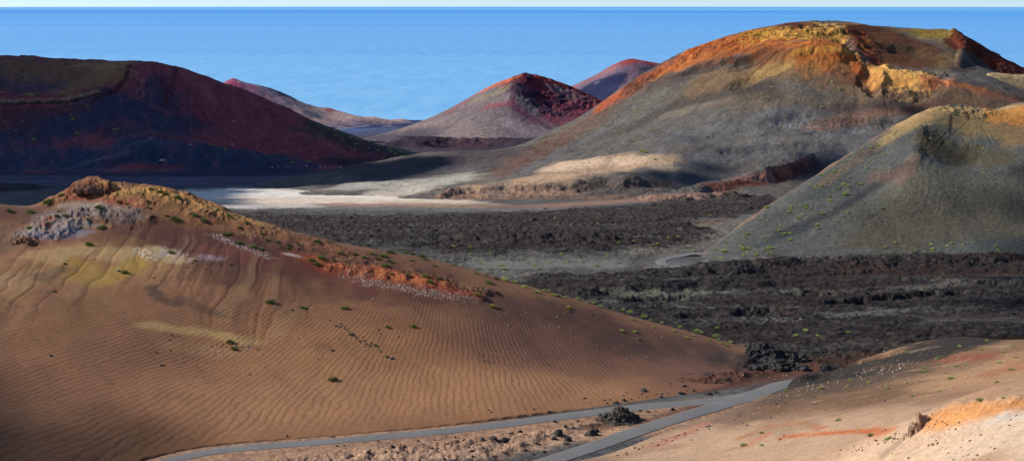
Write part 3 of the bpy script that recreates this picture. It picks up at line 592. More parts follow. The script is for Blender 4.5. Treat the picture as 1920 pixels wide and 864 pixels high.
h5.paint([
 ([(1700,400),(1800,400),(1900,400),(2040,400)], 110, 66, (108,104,92), 1, .5), ([(1720,345),(1850,350),(1960,340),(2040,340)], 70, 24, (116,114,102), .9), ([(1620,450),(1700,450)], 60, 24, (104,96,80), .8),
 ([(1460,440),(1560,400),(1640,350),(1700,310)], 14, 9, (62,64,72), .75), ([(1420,460),(1520,425)], 18, 6, (64,68,80), .6),
 ([(1290,492),(1360,442),(1440,385),(1520,334),(1600,283),(1680,234),(1740,207)], 8, 4, (160,122,100), .8, .3), ([(1540,345),(1620,290),(1680,255)], 16, 8, (140,118,100), .6),
 ([(1660,262),(1700,238),(1740,222)], 24, 10, (182,158,112), .9), ([(1700,230),(1760,206),(1840,208),(1900,205)], 30, 10, (212,176,124), 1, .4),
 ([(1840,240),(1900,250),(1960,250)], 60, 30, (168,138,96), .9), ([(1880,215),(1930,205),(2040,200)], 34, 12, (232,164,88), 1, .4), ([(1915,225),(1950,235)], 26, 14, (224,150,70), .8), ([(1790,230),(1830,240)], 34, 14, (170,146,100), .8),
 ([(1750,262),(1780,280),(1830,295),(1870,300)], 40, 18, (98,92,72), .95, .4), ([(1735,290),(1745,265),(1765,240)], 12, 10, (120,110,80), .6),
 ([(1700,300),(1722,288),(1738,262)], 7, 6, (160,126,106), .4, .2, .5), ([(1745,262),(1755,285),(1785,305)], 30, 16, (84,74,56), .7, .4), ([(1705,315),(1735,312),(1770,320),(1840,326),(1900,312)], 16, 3, (150,132,100), .6, .2, .5, 7), ([(1690,335),(1710,305)], 22, 12, (140,112,98), .5), ([(1640,330),(1700,325)], 24, 12, (130,104,94), .6),  # shade of the crater's left inner wall is darkened into the colour
 ([(1783,222),(1781,245)], 4, 8, (40,30,26), .8), ([(1812,212),(1816,222)], 5, 4, (40,30,26), .8)])
h5.gain(.60,.575,.52)
M5 = ground('cone_ash', 8, 1.7, .12, .6, .8, .8, speck=.55, speck_size=1.3, speck_col=(.26,.25,.17,1), speck_thr=.17)
tag(h5.build('cone', M5, floor_z(h5.DD)-4), kind='structure', label='grey green cone with a shallow crater at the right edge')

#==================================================================== NEAR SAND HILL
R1 = PT([(-160,372,415),(-60,380,418),(0,382,420),(50,388,423),(85,380,427),(110,366,430),(140,352,431),(165,344,431),(200,348,430),(270,352,427),(340,364,424),(400,385,420),(450,404,417),(520,425,413),(600,447,409),(680,462,406),(760,477,403),(830,492,400),(900,510,397),(960,527,395),(1040,550,392),(1120,572,390),(1200,597,388),(1280,620,386),(1340,637,385),(1400,655,384),(1450,668,384)])
c1 = R1+back(R1, 14, 3.2)+back(R1, 70, 27)+back(R1, 120, 50)
def foot(px, py, z=323.0): return ptz(px, py, z)
c1 += [foot(*p) for p in [(1420,690,321.5),(1380,712,322),(1300,735,322.3),(1200,752,322.5),(1100,765,322.7),(1000,779,323),(900,792,323),(760,806,323),(600,820,323),(450,834,323),(340,848,323),(260,864,323.3)]]
c1 += [ptz(px, py, z) for px, py, z in [(100,864,325.5),(-60,864,327),(-160,864,328)]]
c1 += PT([(170,420,408),(100,432,402),(50,450,396),(0,450,396),(-120,450,396),(100,500,378),(0,540,362),(-120,540,362),(200,520,374),(300,460,396),(400,470,392),
 (500,500,384),(600,520,382),(400,560,362),(200,620,340),(0,660,326),(-120,660,326),(400,660,336),(600,640,344),(750,560,371),(900,590,366),(800,660,343),(1000,640,357),(1000,700,335),(1150,660,359),(1150,710,340),(1280,670,362),(200,740,306),(0,760,297),(-120,760,297),(500,740,313),(750,740,319)])
c1 += [(xx, 262, 318) for xx in (-60, -20)]+[(xx, 290, 315) for xx in (20,)]+[(75, 335, 312)]+[(-130, 230, 332)]
h1 = Surf(c1, -140, 1500, 238, 520, 1250, 760)
x, y = h1.X, h1.Y
cx, cy = pt(150,340,440)[:2]
s1 = streaks(h1, cx, cy, 5, 8, 93, 4)
h1.H += 1.3*h1.mask([(1400,678),(1440,672),(1500,676)], 36, 9, .3, .3, 55)
rock = np.maximum(h1.mask([(120,368),(170,352),(230,362),(320,372),(400,395)], 60, 20, .5, .4, 1), h1.mask([(60,440),(110,420),(180,405),(240,415)], 50, 16, .5, .4, 2))
rock = np.maximum(rock, .55*h1.mask([(400,400),(520,440),(640,480),(760,520),(880,550)], 60, 16, .4, .5, 3))
rock = np.maximum(rock, .8*h1.mask([(640,508),(720,518),(800,530),(880,545)], 46, 9, .5, .5, 4))
gul = h1.mask([(200,430),(350,470),(500,500),(620,540)], 110, 50, .4, .2, 5)
big = fbm(x, y, 60, 3, 95)
edge = sstep(0, 1.5, h1.H-floor_z(y))
h1.H += edge*(big*1.0+fbm(x, y, 9, 4, 195)*.10+fbm(x+.5*y, y*.35, 13, 3, 196)*.22)+rock*(fbm(x*1.3+y*.4, y, 7, 6, 97, .62, True)*1.1+.2)
for pts, w, h, amp in [([(150,352),(172,346),(195,352)], 26, 6, 1.6), ([(40,452),(55,455)], 14, 5, .9), ([(900,560),(880,548)], 20, 4, .5)]:
    h1.H += amp*h1.mask(pts, w, h, .3, .3, int(pts[0][0]))
rd1 = road_dist(x, y); k_ = 1-sstep(.2, 2.2, rd1); h1.H = h1.H*(1-k_)+(floor_z(y)-1.2)*k_
h1.fill((158,106,74))
h1.paint([
 ([(500,760),(700,740),(900,740),(1050,740)], 260, 70, (196,136,94), .9, .3, .2), ([(500,660),(700,660)], 180, 60, (186,126,84), .7, .3, .2),
 ([(1000,640),(1150,660),(1280,690)], 170, 60, (134,90,74), .8, .3, .2), ([(900,560),(1050,590),(1200,630),(1330,670)], 90, 26, (112,76,64), .85, .3), ([(1150,650),(1250,650),(1330,660)], 60, 20, (92,66,60), .5),
 ([(300,450),(450,480),(600,500),(740,520)], 140, 56, (108,66,52), 1, .4), ([(360,440),(480,470)], 100, 30, (96,56,48), .7), ([(420,470),(560,500),(700,540)], 60, 14, (128,66,54), .6),
 ([(-100,400),(0,400),(60,400)], 60, 18, (120,78,60), .9), ([(-80,420),(0,440),(20,470)], 50, 26, (124,88,68), .8), ([(120,445),(60,470),(30,480)], 40, 10, (160,92,76), .7),
 ([(-80,560),(0,540),(100,500),(200,490),(260,500)], 70, 40, (172,122,78), .9, .3), ([(80,480),(160,470),(220,480)], 50, 14, (202,156,106), .9), ([(180,530),(230,510),(260,495)], 26, 14, (190,146,66), .8), ([(0,530),(50,520)], 40, 14, (190,146,106), .6),
 ([(80,520),(120,510)], 26, 12, (106,80,58), .7), ([(140,490),(170,500),(140,520)], 26, 10, (186,138,58), .7),
 ([(240,470),(290,470),(330,490)], 34, 9, (196,160,110), .8), ([(262,470),(282,485)], 14, 8, (246,222,196), .85, .3, .5, 6), ([(300,470),(340,480)], 20, 7, (226,200,196), .7, .3, .5, 5), ([(330,490),(400,484)], 30, 6, (214,180,180), .6, .3, .5, 4), ([(300,480),(320,474)], 12, 4, (200,176,170), .6), ([(200,560),(120,600),(60,640)], 60, 24, (150,104,62), .6),
 ([(280,610),(360,620),(440,632),(460,640)], 36, 9, (206,160,104), .75, .2), ([(420,630),(450,640)], 26, 8, (214,166,104), .7), ([(340,650),(420,660)], 50, 12, (186,140,96), .5),
 ([(285,540),(300,560),(330,570)], 18, 8, (84,62,50), .7), ([(340,560),(370,575),(410,590)], 20, 8, (100,72,58), .6), ([(310,530),(340,520)], 16, 8, (110,80,64), .5),
 # crest of altered rock
 ([(200,360),(270,360),(340,372),(400,392),(450,412)], 50, 12, (204,138,76), 1, .4), ([(200,362),(270,366),(340,380),(400,398),(470,420),(560,450)], 50, 13, (104,60,42), .85, .4, .5, 6), ([(230,360),(300,368),(400,395),(500,430)], 50, 12, (250,196,122), .75, .4, .5, 4), ([(130,360),(165,350),(200,355)], 30, 9, (140,76,50), 1, .4), ([(240,375),(320,392),(420,425)], 60, 10, (152,100,64), .8), ([(140,368),(200,375),(240,385)], 30, 7, (168,84,62), .8),
 ([(90,410),(140,395),(190,392),(240,400)], 36, 14, (150,128,118), .9), ([(90,410),(140,400),(190,395),(240,405)], 40, 14, (96,78,76), .8, .4, .5, 9), ([(100,405),(150,395),(200,395)], 40, 12, (210,184,168), .45, .4, .5, 6), ([(60,430),(110,422),(150,420)], 34, 8, (166,144,132), .9), ([(130,385),(170,385)], 30, 5, (200,170,150), .7), ([(60,438),(100,440),(150,435)], 34, 6, (150,140,150), .8), ([(200,405),(250,410)], 26, 8, (110,86,82), .7), ([(85,418),(95,408)], 12, 6, (170,100,70), .8),
 ([(400,405),(520,440),(640,470)], 50, 10, (146,90,62), .7), ([(600,480),(700,490),(780,500)], 50, 10, (130,84,62), .6),
 ([(560,480),(620,500),(700,515),(780,530),(880,550)], 40, 7, (160,70,46), .85, .4), ([(700,500),(760,515),(820,530)], 30, 5, (186,96,56), .8),
 ([(405,442),(440,456),(470,468),(500,482)], 20, 4, (226,204,194), .7, .3, .6, 4), ([(540,476),(556,480)], 12, 2, (228,214,200), .8),
 ([(380,480),(410,486)], 14, 4, (176,140,150), .6), ([(660,516),(700,530),(760,540),(800,550),(880,556)], 24, 8, (236,206,186), .7, .3, .9, 3.5), ([(560,485),(640,505),(740,525),(860,550)], 40, 8, (96,40,30), .7, .4, .6, 5), ([(600,488),(700,508),(800,532)], 40, 7, (232,140,86), .7, .4, .6, 4),
 ([(1370,672),(1430,668),(1500,680)], 50, 14, (74,56,50), .9, .4), ([(-100,800),(0,780),(150,800),(250,820)], 160, 60, (120,80,54), .75, .2, .2)])  # last row paints the shade of the lower left corner
ca = rock
h1.tint(sstep(.25,.5,fbm(x*1.5+y*.6,y*1.2,4,5,191,.6))*ca*(x < 30), (226,176,110), .55)
h1.tint(sstep(.1,.45,fbm(x*1.5+y*.6,y*1.2,5,5,192,.6))*ca, (78,48,38), .6)
sf = fbm(x+.35*y+fbm(x, y, 30, 2, 197)*6, y*.2, 6, 4, 198)*.8+fbm(x, y, 26, 4, 199)*.5
h1.tint(sstep(.1,.5,sf)*(1-rock)*(y > 340), (176,128,86), .15); h1.tint(sstep(.1,.5,-sf)*(1-rock)*(y > 340), (84,54,44), .3)
fl_ = h1.mask([(0,540),(120,500),(260,490),(400,500),(470,560)], 130, 70, .5, .3, 7)
q_ = np.abs(fbm((x-cx)*1.0+fbm(x, y, 14, 2, 205)*2.0, (y-cy)*.10, 7, 3, 206, .55))
h1.tint((1-sstep(.0, .10, q_))*fl_, (96,62,44), .28); h1.tint(sstep(.18, .4, q_)*fl_, (226,182,128), .18); h1.H += np.clip(q_, 0, .2)*fl_*.7
# wind ripples run along the contours
tw = np.arctan2(x+14+fbm(x, y*.5, 22, 2, 201)*1.2, 436-y)       # crests fan out down the slope, away from the wind gap on the crest
rip = tw*86+fbm(x, y*.45, 6, 3, 202)*.62
ramp = (1-np.clip(rock*1.4, 0, 1))*np.clip(edge, 0, 1)*(.35+.65*sstep(400, 350, y))
h1.gain(.60,.66,.66)
M1 = ground('rippled_sand', 8, .7, .12, .26, .5, .14, ripple=True)
tag(h1.build('sand_hill', M1, floor_z(h1.DD)-.6, {'ripple': rip, 'ripple_amp': ramp}), kind='structure', label='rippled brown sand hill with a crest of orange and white altered rock at left')

#==================================================================== NEAR RIGHT SLOPE
R2 = PT([(1440,742,329),(1462,728,334),(1500,713,341),(1540,703,346),(1570,692,350),(1605,677,353),(1650,662,355),(1700,647,357),(1740,638,357),(1790,631,355),(1820,632,352),(1860,636,347),(1920,636,342),(1990,634,336),(2080,630,330)])
c2 = R2+back(R2, 12, 3.0)+back(R2, 60, 22)+back(R2, 110, 40)
c2 += [ptz(*p) for p in [(1400,760,322.6),(1340,778,322.7),(1270,800,322.8),(1200,822,323),(1150,842,323),(1090,862,323.2),(1040,880,323.4)]]
c2 += [ptz(*p) for p in [(1200,850,325),(1300,830,326),(1300,864,328.5),(1400,800,327),(1400,864,332.5),(1500,864,337),(1600,864,342),(1700,864,346.5),(1800,864,351),(1920,864,356),(2050,864,361),
   (1500,740,327),(1500,790,330.5),(1600,700,327.5),(1600,760,331.5),(1600,820,338),(1700,690,329.5),(1700,740,334),(1800,680,331.5),(1800,735,338),(1920,680,335),(2040,680,338),(1920,730,342),(1700,780,338.5),(1640,790,336.5)]]
c2 += PT([(1730,782,203),(1780,770,198),(1840,760,194),(1900,751,191),(1980,742,188),(2060,735,185),(1700,800,206),(1660,815,210),
          (1900,744,222),(1800,758,225),(1980,736,222)])
c2 += PT([(1200,950,235),(1500,960,200),(1800,980,140),(2050,980,120),(1920,920,135)])+[(0, 270, 318), (0, 240, 318), (20, 200, 322), (48,330,317)]
h2 = Surf(c2, 960, 2120, 105, 480, 950, 760)
x, y = h2.X, h2.Y
edge2 = sstep(0, 2, h2.H-floor_z(y))
k2 = h2.mask([(1735,780),(1800,768),(1900,752),(1990,745)], 40, 9, .4, .4, 2)
h2.H += edge2*(fbm(x, y, 30, 4, 301)*.5+fbm(x, y, 6, 4, 302)*.10)+k2*fbm(x, y, 4, 5, 303, .6, True)*.45
h2.H -= 1.5*h2.mask([(1455,728),(1480,716),(1510,708),(1545,699)], 34, 11, .45, .05, 60)
rd2 = road_dist(x, y); k_ = 1-sstep(.3, 3.5, rd2); h2.H = h2.H*(1-k_)+(floor_z(y)-1.2)*k_
h2.fill((198,160,134))
h2.paint([
 ([(1480,730),(1600,700),(1700,672),(1800,660),(1920,660)], 150, 44, (152,116,90), .95, .4), ([(1400,770),(1550,750),(1700,740),(1850,720)], 90, 26, (150,114,90), .8),
 ([(1460,732),(1530,716),(1620,692),(1700,668),(1780,644),(1820,638)], 60, 17, (66,58,54), 1, .75, .3), ([(1450,728),(1500,707),(1545,692),(1600,675),(1700,646),(1770,632)], 30, 9, (62,55,52), 1, .8, .1), ([(1480,745),(1600,722),(1700,695)], 70, 14, (106,86,72), .85), ([(1430,765),(1560,755),(1700,735)], 90, 18, (128,98,76), .8), ([(1440,750),(1500,735),(1600,715)], 60, 9, (112,90,76), .8), ([(1390,765),(1300,795),(1180,842),(1090,868)], 30, 10, (136,110,96), .8),
 ([(1250,840),(1400,820),(1560,830),(1700,840)], 150, 34, (222,184,156), .7), ([(1780,720),(1900,700),(2000,690)], 80, 20, (206,160,124), .8), ([(1850,740),(1930,735)], 50, 12, (196,150,120), .6),
 ([(1800,820),(1900,800),(2000,790)], 150, 40, (236,204,182), .95, .5), ([(1880,780),(1940,770)], 34, 14, (240,222,214), .8), ([(1600,860),(1750,850)], 100, 20, (232,196,170), .8),
 ([(1740,785),(1800,775),(1880,760),(1960,752)], 40, 8, (232,160,104), .95), ([(1780,780),(1840,772)], 30, 5, (240,170,110), .8),
 ([(1390,820),(1440,800),(1500,792),(1540,802)], 16, 4, (206,124,88), .7), ([(1470,818),(1540,812),(1600,808),(1670,808)], 18, 3, (216,116,66), .85), ([(1430,808),(1500,800)], 50, 10, (170,144,118), .6), ([(1400,835),(1440,812)], 14, 5, (214,136,104), .6),
 ([(1790,672),(1850,668)], 40, 7, (164,92,66), .7), ([(1860,700),(1900,690)], 30, 7, (190,118,86), .6), ([(1900,680),(1930,676)], 20, 8, (190,130,92), .5),
 ([(1230,835),(1300,805),(1320,795)], 16, 5, (208,140,120), .7), ([(1180,850),(1260,838)], 40, 5, (180,140,116), .5), ([(1660,850),(1700,815),(1720,800)], 14, 6, (150,128,112), .6)])
h2.tint(sstep(.2,.5,fbm(x,y,7,5,311,.6))*k2, (190,100,60), .6)
h2.tint(sstep(.1,.5,fbm(x,y*1.3,16,5,312,.6)), (168,122,98), .35)
h2.tint(sstep(.2,.5,fbm(x,y*1.3,10,5,313,.6)), (228,196,172), .3)
h2.gain(.61,.60,.52)
M2 = ground('pink_gravel', 4, .6, .14, .42, .7, .25, speck=.7, speck_size=.75, speck_col=(.55,.47,.38,1), speck_thr=.13)
tag(h2.build('gravel_slope', M2, floor_z(h2.DD)-.6), kind='structure', label='pink and tan gravel slope in the right foreground')

#==================================================================== ROADS
NEAR = [h2, h1, fl, h5, h4]
def ground_at(x, y, surfs=None):
    z = -1e9
    for s in surfs or NEAR:
        if s.D[0] < y < s.D[-1] and s.u[0] < x/y < s.u[-1]: z = max(z, float(s.at(x, y)[0]))
    return z
def hit_all(px, py):
    best = None
    for s in NEAR:
        h = s.hit(px, py, True)
        if h and (best is None or h[1] < best[1]): best = h
    return best
def asphalt():
    m, nt = nodes('asphalt'); L = nt.links.new
    geo = N(nt, 'ShaderNodeNewGeometry'); e = N(nt, 'ShaderNodeAttribute', attribute_name='edge')
    n = N(nt, 'ShaderNodeTexNoise'); n.inputs['Scale'].default_value = 1.2; n.inputs['Detail'].default_value = 6; L(geo.outputs['Position'], n.inputs['Vector'])
    n2 = N(nt, 'ShaderNodeTexNoise'); n2.inputs['Scale'].default_value = .16; n2.inputs['Detail'].default_value = 4; L(geo.outputs['Position'], n2.inputs['Vector'])
    f = math_n(nt, 'ADD', math_n(nt, 'MULTIPLY', n.outputs['Fac'], .5), math_n(nt, 'MULTIPLY', n2.outputs['Fac'], .6))
    mx = N(nt, 'ShaderNodeMix', data_type='RGBA'); L(f, mx.inputs[0]); mx.inputs[6].default_value = (.085,.083,.078,1); mx.inputs[7].default_value = (.20,.192,.18,1)
    dust = math_n(nt, 'GREATER_THAN', math_n(nt, 'ADD', e.outputs['Fac'], math_n(nt, 'MULTIPLY', math_n(nt, 'SUBTRACT', n.outputs['Fac'], .5), 1.1)), .9)
    m2 = N(nt, 'ShaderNodeMix', data_type='RGBA'); L(dust, m2.inputs[0]); L(mx.outputs[2], m2.inputs[6]); m2.inputs[7].default_value = (.16,.12,.10,1)
    p = N(nt, 'ShaderNodeBsdfPrincipled'); p.inputs['Roughness'].default_value = .85; p.inputs['Specular IOR Level'].default_value = .3; L(m2.outputs[2], p.inputs['Base Color'])
    o = N(nt, 'ShaderNodeOutputMaterial'); L(p.outputs[0], o.inputs[0]); return m
M_road = asphalt()
def road(name, P, width, surfs, lift=.12, label=None, zfun=None):
    n = len(P); T = np.gradient(P, axis=0); T /= np.linalg.norm(T, axis=1)[:, None]; Nn = np.stack([-T[:, 1], T[:, 0]], 1)
    zc = np.array([zfun(*p) if zfun else ground_at(p[0], p[1], surfs) for p in P]); zc = np.convolve(np.pad(zc, 5, 'edge'), np.ones(11)/11, 'valid')
    me = bpy.data.meshes.new(name); bm = bmesh.new(); lay = bm.verts.layers.float.new('edge'); rows = []
    cols = [(-1, -.9), (-1, 0), (-.85, 0), (-.4, .03), (0, .05), (.4, .03), (.85, 0), (1, 0), (1, -.9)]
    for k in range(n):
        wd = width[0]+(width[1]-width[0])*k/(n-1) if isinstance(width, tuple) else width; r = []
        for c, dz in cols:
            v = bm.verts.new((P[k, 0]+Nn[k, 0]*c*wd/2, P[k, 1]+Nn[k, 1]*c*wd/2, zc[k]+lift+dz)); v[lay] = abs(c); r.append(v)
        rows.append(r)
    for a, b in zip(rows[:-1], rows[1:]):
        for i in range(len(cols)-1): bm.faces.new((a[i], b[i], b[i+1], a[i+1])).smooth = True
    bmesh.ops.recalc_face_normals(bm, faces=bm.faces); bm.to_mesh(me); bm.free(); me.materials.append(M_road)
    o = bpy.data.objects.new(name, me); COL.objects.link(o); return tag(o, kind='structure', label=label)
road('road', RB, (4.3, 4.9), [fl], .05, 'asphalt road coming up from the bottom of the picture to the junction', lambda a, b: floor_z(b)+.1)
road('road', RA, (3.2, 5.0), [fl], .03, 'narrow asphalt road along the foot of the sand hill', lambda a, b: floor_z(b)+.1)
loop_px = [(1345,481),(1315,480),(1290,480),(1265,482),(1247,486),(1239,490),(1243,495),(1258,498.5),(1266,499.5),(1275,500)]
LP = spline([fl.hit(*p)[:2] for p in loop_px], 2.0)
road('road', LP, 4.6, [fl, h5], .15, 'far bend of the asphalt road at the foot of the right cone')

#==================================================================== SHRUBS AND STONES
from mathutils import noise as mn
def leaf_mat(name, a, b):
    m, nt = nodes(name); L = nt.links.new
    oi = N(nt, 'ShaderNodeObjectInfo'); geo = N(nt, 'ShaderNodeNewGeometry'); n = N(nt, 'ShaderNodeTexNoise'); n.inputs['Scale'].default_value = 3.5
    L(geo.outputs['Position'], n.inputs['Vector'])
    f = math_n(nt, 'ADD', math_n(nt, 'MULTIPLY', oi.outputs['Random'], .5), math_n(nt, 'MULTIPLY', math_n(nt, 'SUBTRACT', n.outputs['Fac'], .2), .8), True)
    mx = N(nt, 'ShaderNodeMix', data_type='RGBA'); L(f, mx.inputs[0]); mx.inputs[6].default_value = (*a, 1); mx.inputs[7].default_value = (*b, 1)
    p = N(nt, 'ShaderNodeBsdfPrincipled'); p.inputs['Roughness'].default_value = .75; L(mx.outputs[2], p.inputs['Base Color'])
    o = N(nt, 'ShaderNodeOutputMaterial'); L(p.outputs[0], o.inputs[0]); return m
M_green = leaf_mat('shrub_leaves', (.075,.10,.018), (.24,.28,.045)); M_yel = leaf_mat('shrub_leaves_yellow', (.24,.28,.07), (.50,.55,.16))
M_dry = leaf_mat('shrub_leaves_dry', (.22,.19,.04), (.42,.36,.08))
def shrub_mesh(seed, mat, n=420):
    rn = random.Random(seed); bm = bmesh.new()
    lobes = [(rn.uniform(-.32, .32), rn.uniform(-.32, .32), rn.uniform(.45, .72)) for _ in range(5)]
    for k in range(n):
        lx, ly, lr = rn.choice(lobes); th = rn.uniform(0, 6.283); ph = math.acos(rn.uniform(0, 1)); d = Vector((math.sin(ph)*math.cos(th), math.sin(ph)*math.sin(th), math.cos(ph)))
        r = lr*rn.uniform(.45, 1.05); c = Vector((lx+d.x*r, ly+d.y*r, d.z*r*.95-.05))
        up = (d+Vector((0, 0, .5))+Vector((rn.uniform(-.4,.4), rn.uniform(-.4,.4), rn.uniform(-.3,.3)))).normalized(); sd = up.cross(Vector((rn.uniform(-1,1), rn.uniform(-1,1), rn.uniform(-1,1)))).normalized()
        l = rn.uniform(.10, .2); w_ = rn.uniform(.035, .065)
        bm.faces.new([bm.verts.new(c-sd*w_), bm.verts.new(c+sd*w_), bm.verts.new(c+up*l+sd*w_*.3), bm.verts.new(c+up*l-sd*w_*.3)])
    for k in range(7):      # woody stems
        a = rn.uniform(0, 6.283); e = Vector((math.cos(a)*.3, math.sin(a)*.3, .4)); s_ = Vector((-math.sin(a), math.cos(a), 0))*.02
        bm.faces.new([bm.verts.new(Vector((0,0,-.15))-s_), bm.verts.new(Vector((0,0,-.15))+s_), bm.verts.new(e+s_), bm.verts.new(e-s_)])
    me = bpy.data.meshes.new('shrub'); bm.to_mesh(me); bm.free(); me.materials.append(mat); return me
SH = {m.name: [shrub_mesh(40+k, m) for k in range(4)] for m in (M_green, M_yel, M_dry)}
def rock_mesh(name, seed, mat, sub=2, rough=.35, flat=.65, freq=1.6, ridge=0):
    bm = bmesh.new(); bmesh.ops.create_icosphere(bm, subdivisions=sub, radius=1); off = Vector((seed*7.1, seed*3.3, 0))
    for v in bm.verts:
        d = v.co.normalized(); q = d*freq+off
        r = 1+rough*(mn.noise(q)+.6*mn.noise(q*2.3)+.35*mn.noise(q*4.9)+ridge*.6*(.5-abs(mn.noise(q*3.1)))+(ridge*.4*mn.noise(q*9) if sub > 3 else 0))
        v.co = Vector((d.x*r, d.y*r, d.z*r*flat))
    if sub > 3:             # heap profile with craggy ledges
        for v in bm.verts:
            d = v.co.normalized(); q = Vector((d.x, d.y, d.z*1.5))*freq+off; f = 0; a = 1
            for k in range(6): f += a*(1-2*abs(mn.noise(q*2**k))); a *= .58
            r = .78+rough*.3*f; p = d*r; t = max(0, p.z); t = .55*t+.45*round(t*5)/5
            v.co = Vector((p.x*(1-.45*t), p.y*(1-.45*t), t if p.z > 0 else p.z*.3))
    if sub <= 3:            # break flat faces like split stone
        for k in range(11):
            rn = random.Random(seed*9+k); nrm = Vector((rn.uniform(-1,1), rn.uniform(-1,1), rn.uniform(-.2,1))).normalized()
            for v in bm.verts:
                t = v.co.dot(nrm)-.55
                if t > 0: v.co -= nrm*t*.85
    me = bpy.data.meshes.new(name); bm.to_mesh(me); bm.free(); me.materials.append(mat); return me
M_lava = simple('lava_rock', (.022,.019,.018), .45, .5, .9, .8, .25, .2, (.075,.068,.06))
M_mound = simple('lava_mound_rock', (.04,.034,.028), .5, .6, .9, .8, .25, .2, (.12,.10,.075))
M_pale = simple('pale_stone', (.42,.36,.29), .35, .3, .9, .5, .05, .1, None, .5)
M_dark = simple('dark_stone', (.05,.042,.04), .4, .3, .9, .6, .08, .2, (.11,.095,.085), .5)
M_red = simple('red_stone', (.16,.075,.05), .4, .4, .9, .7, .1, .1, (.26,.14,.09), .4)
M_ochre = simple('ochre_rock', (.36,.2,.12), .4, .5, .9, .9, .15, .1, (.52,.34,.22))
RK = {m.name: [rock_mesh('stone', 60+k, m, 2, .45) for k in range(5)] for m in (M_pale, M_dark, M_red)}
RK['lava_rock'] = [rock_mesh('lava_rock', 90+k, M_lava, 3, .5, .6, 1.5, .6) for k in range(5)]
def put(name, me, loc, scl, rz, label, cat, group):
    o = bpy.data.objects.new(name, me); COL.objects.link(o); o.location = loc; o.scale = scl; o.rotation_euler = (random.uniform(-.15,.15), random.uniform(-.15,.15), rz)
    return tag(o, label, cat, group)
placed = []
squeue = []
def shrub(*a, **k): squeue.append((a, k))
def real_shrub(px, py, size, mat, label, group=None, name='shrub', sf=None):
    h = sf.hit(px, py, True) if sf else hit_all(px, py)
    if not h: return
    if float(road_dist(np.array([h[0]]), np.array([h[1]]))[0]) < .8: return
    r = size/F*h[1]*.62; k = random.uniform(.85, 1.15)
    return put(name, random.choice(SH[mat.name]), (h[0], h[1], h[2]-.05*r), (r*1.15*k, r*1.15/k, r*random.uniform(1.0, 1.3)), random.uniform(0, 6.28), label, 'shrub', group)
queue = []
def stone(*a, **k): queue.append((a, k))
def real_stone(px, py, size, mat, label, group=None, name='stone', tall=1.0, cat='stone'):
    h = hit_all(px, py)
    if not h: return
    if float(road_dist(np.array([h[0]]), np.array([h[1]]))[0]) < .6: return
    r = size/F*h[1]*.5
    return put(name, random.choice(RK[mat.name]), (h[0], h[1], h[2]+.05*r), (r*random.uniform(.85,1.2), r*random.uniform(.85,1.2), r*random.uniform(.7,1.1)*tall), random.uniform(0, 6.28), label, cat, group)

for px, py, sz, lab in [
 (507,568,17,'green shrub on the rippled sand, largest of the three in a row across its middle'),
 (567,577,12,'small round green shrub between two others on the rippled sand, right of a black stone'),
 (649,578,11,'small green shrub at the right end of the row of three on the rippled sand'),
 (727,614,11,'green shrub on the sand just left of the rightmost lone shrub'),
 (774,613,13,'round green shrub standing alone furthest right on the open sand'),
 (625,713,17,'lowest green shrub on the rippled sand, alone above the narrow road'),
 (432,642,16,'upper of two green shrubs touching in a patch of brown rubble'),
 (440,655,14,'lower of two green shrubs touching in a patch of brown rubble'),
 (660,628,10,'small shrub among the black stones strewn down the sand'),
 (704,648,9,'low shrub at the lower end of the strewn black stones'),
 (726,669,8,'tiny shrub beside the last black stone of the strewn line'),
 (235,512,15,'green shrub next to a black stone on the yellow stained sand'),
 (323,474,13,'dark green shrub beside the white streaks at the top of the sand'),
 (167,459,15,'green shrub between the red soil and the yellow stained sand'),
 (191,429,15,'flat green shrub on the bare red brown slope below the pale rock'),
 (185,390,17,'bushy green shrub on the pinkish rock just under the summit'),
 (92,381,24,'wide dark bush on the skyline left of the sand hill\'s summit'),
 (18,397,16,'leftmost shrub, on the brown saddle at the picture\'s edge'),
 (57,399,15,'second shrub from the left edge, on the brown saddle'),
 (115,367,12,'small shrub clinging to the left shoulder of the summit rock'),
 (107,406,13,'left one of a pair of shrubs on the pale grey outcrop'),
 (123,406,13,'right one of a pair of shrubs on the pale grey outcrop'),
 (112,398,9,'tiny shrub just above the pair on the pale grey outcrop'),
 (55,429,13,'grey green shrub on the left tip of the pale outcrop'),
 (330,413,18,'large green shrub at the edge between orange crest and red brown slope'),
 (333,372,16,'round shrub on the orange crest of the sand hill'),
 (102,547,8,'dull small shrub low on the yellow stained sand at left'),
 (122,495,8,'tiny shrub inside the yellow stained hollow'),
 (450,457,15,'dark green shrub at the lower edge of the crest rubble beside white streaks'),
 (916,531,15,'bright round shrub on the bare brown ridge in front of the near lava'),
 (923,575,14,'dry yellowish shrub on the brown slope right of the red rock band'),
 (1067,578,12,'dry shrub beside a dark stone on the brown ridge'),
 (895,552,13,'dry olive shrub at the right end of the red rock band')]:
    shrub(px, py, sz, M_dry if 'dry' in lab else M_green, lab)
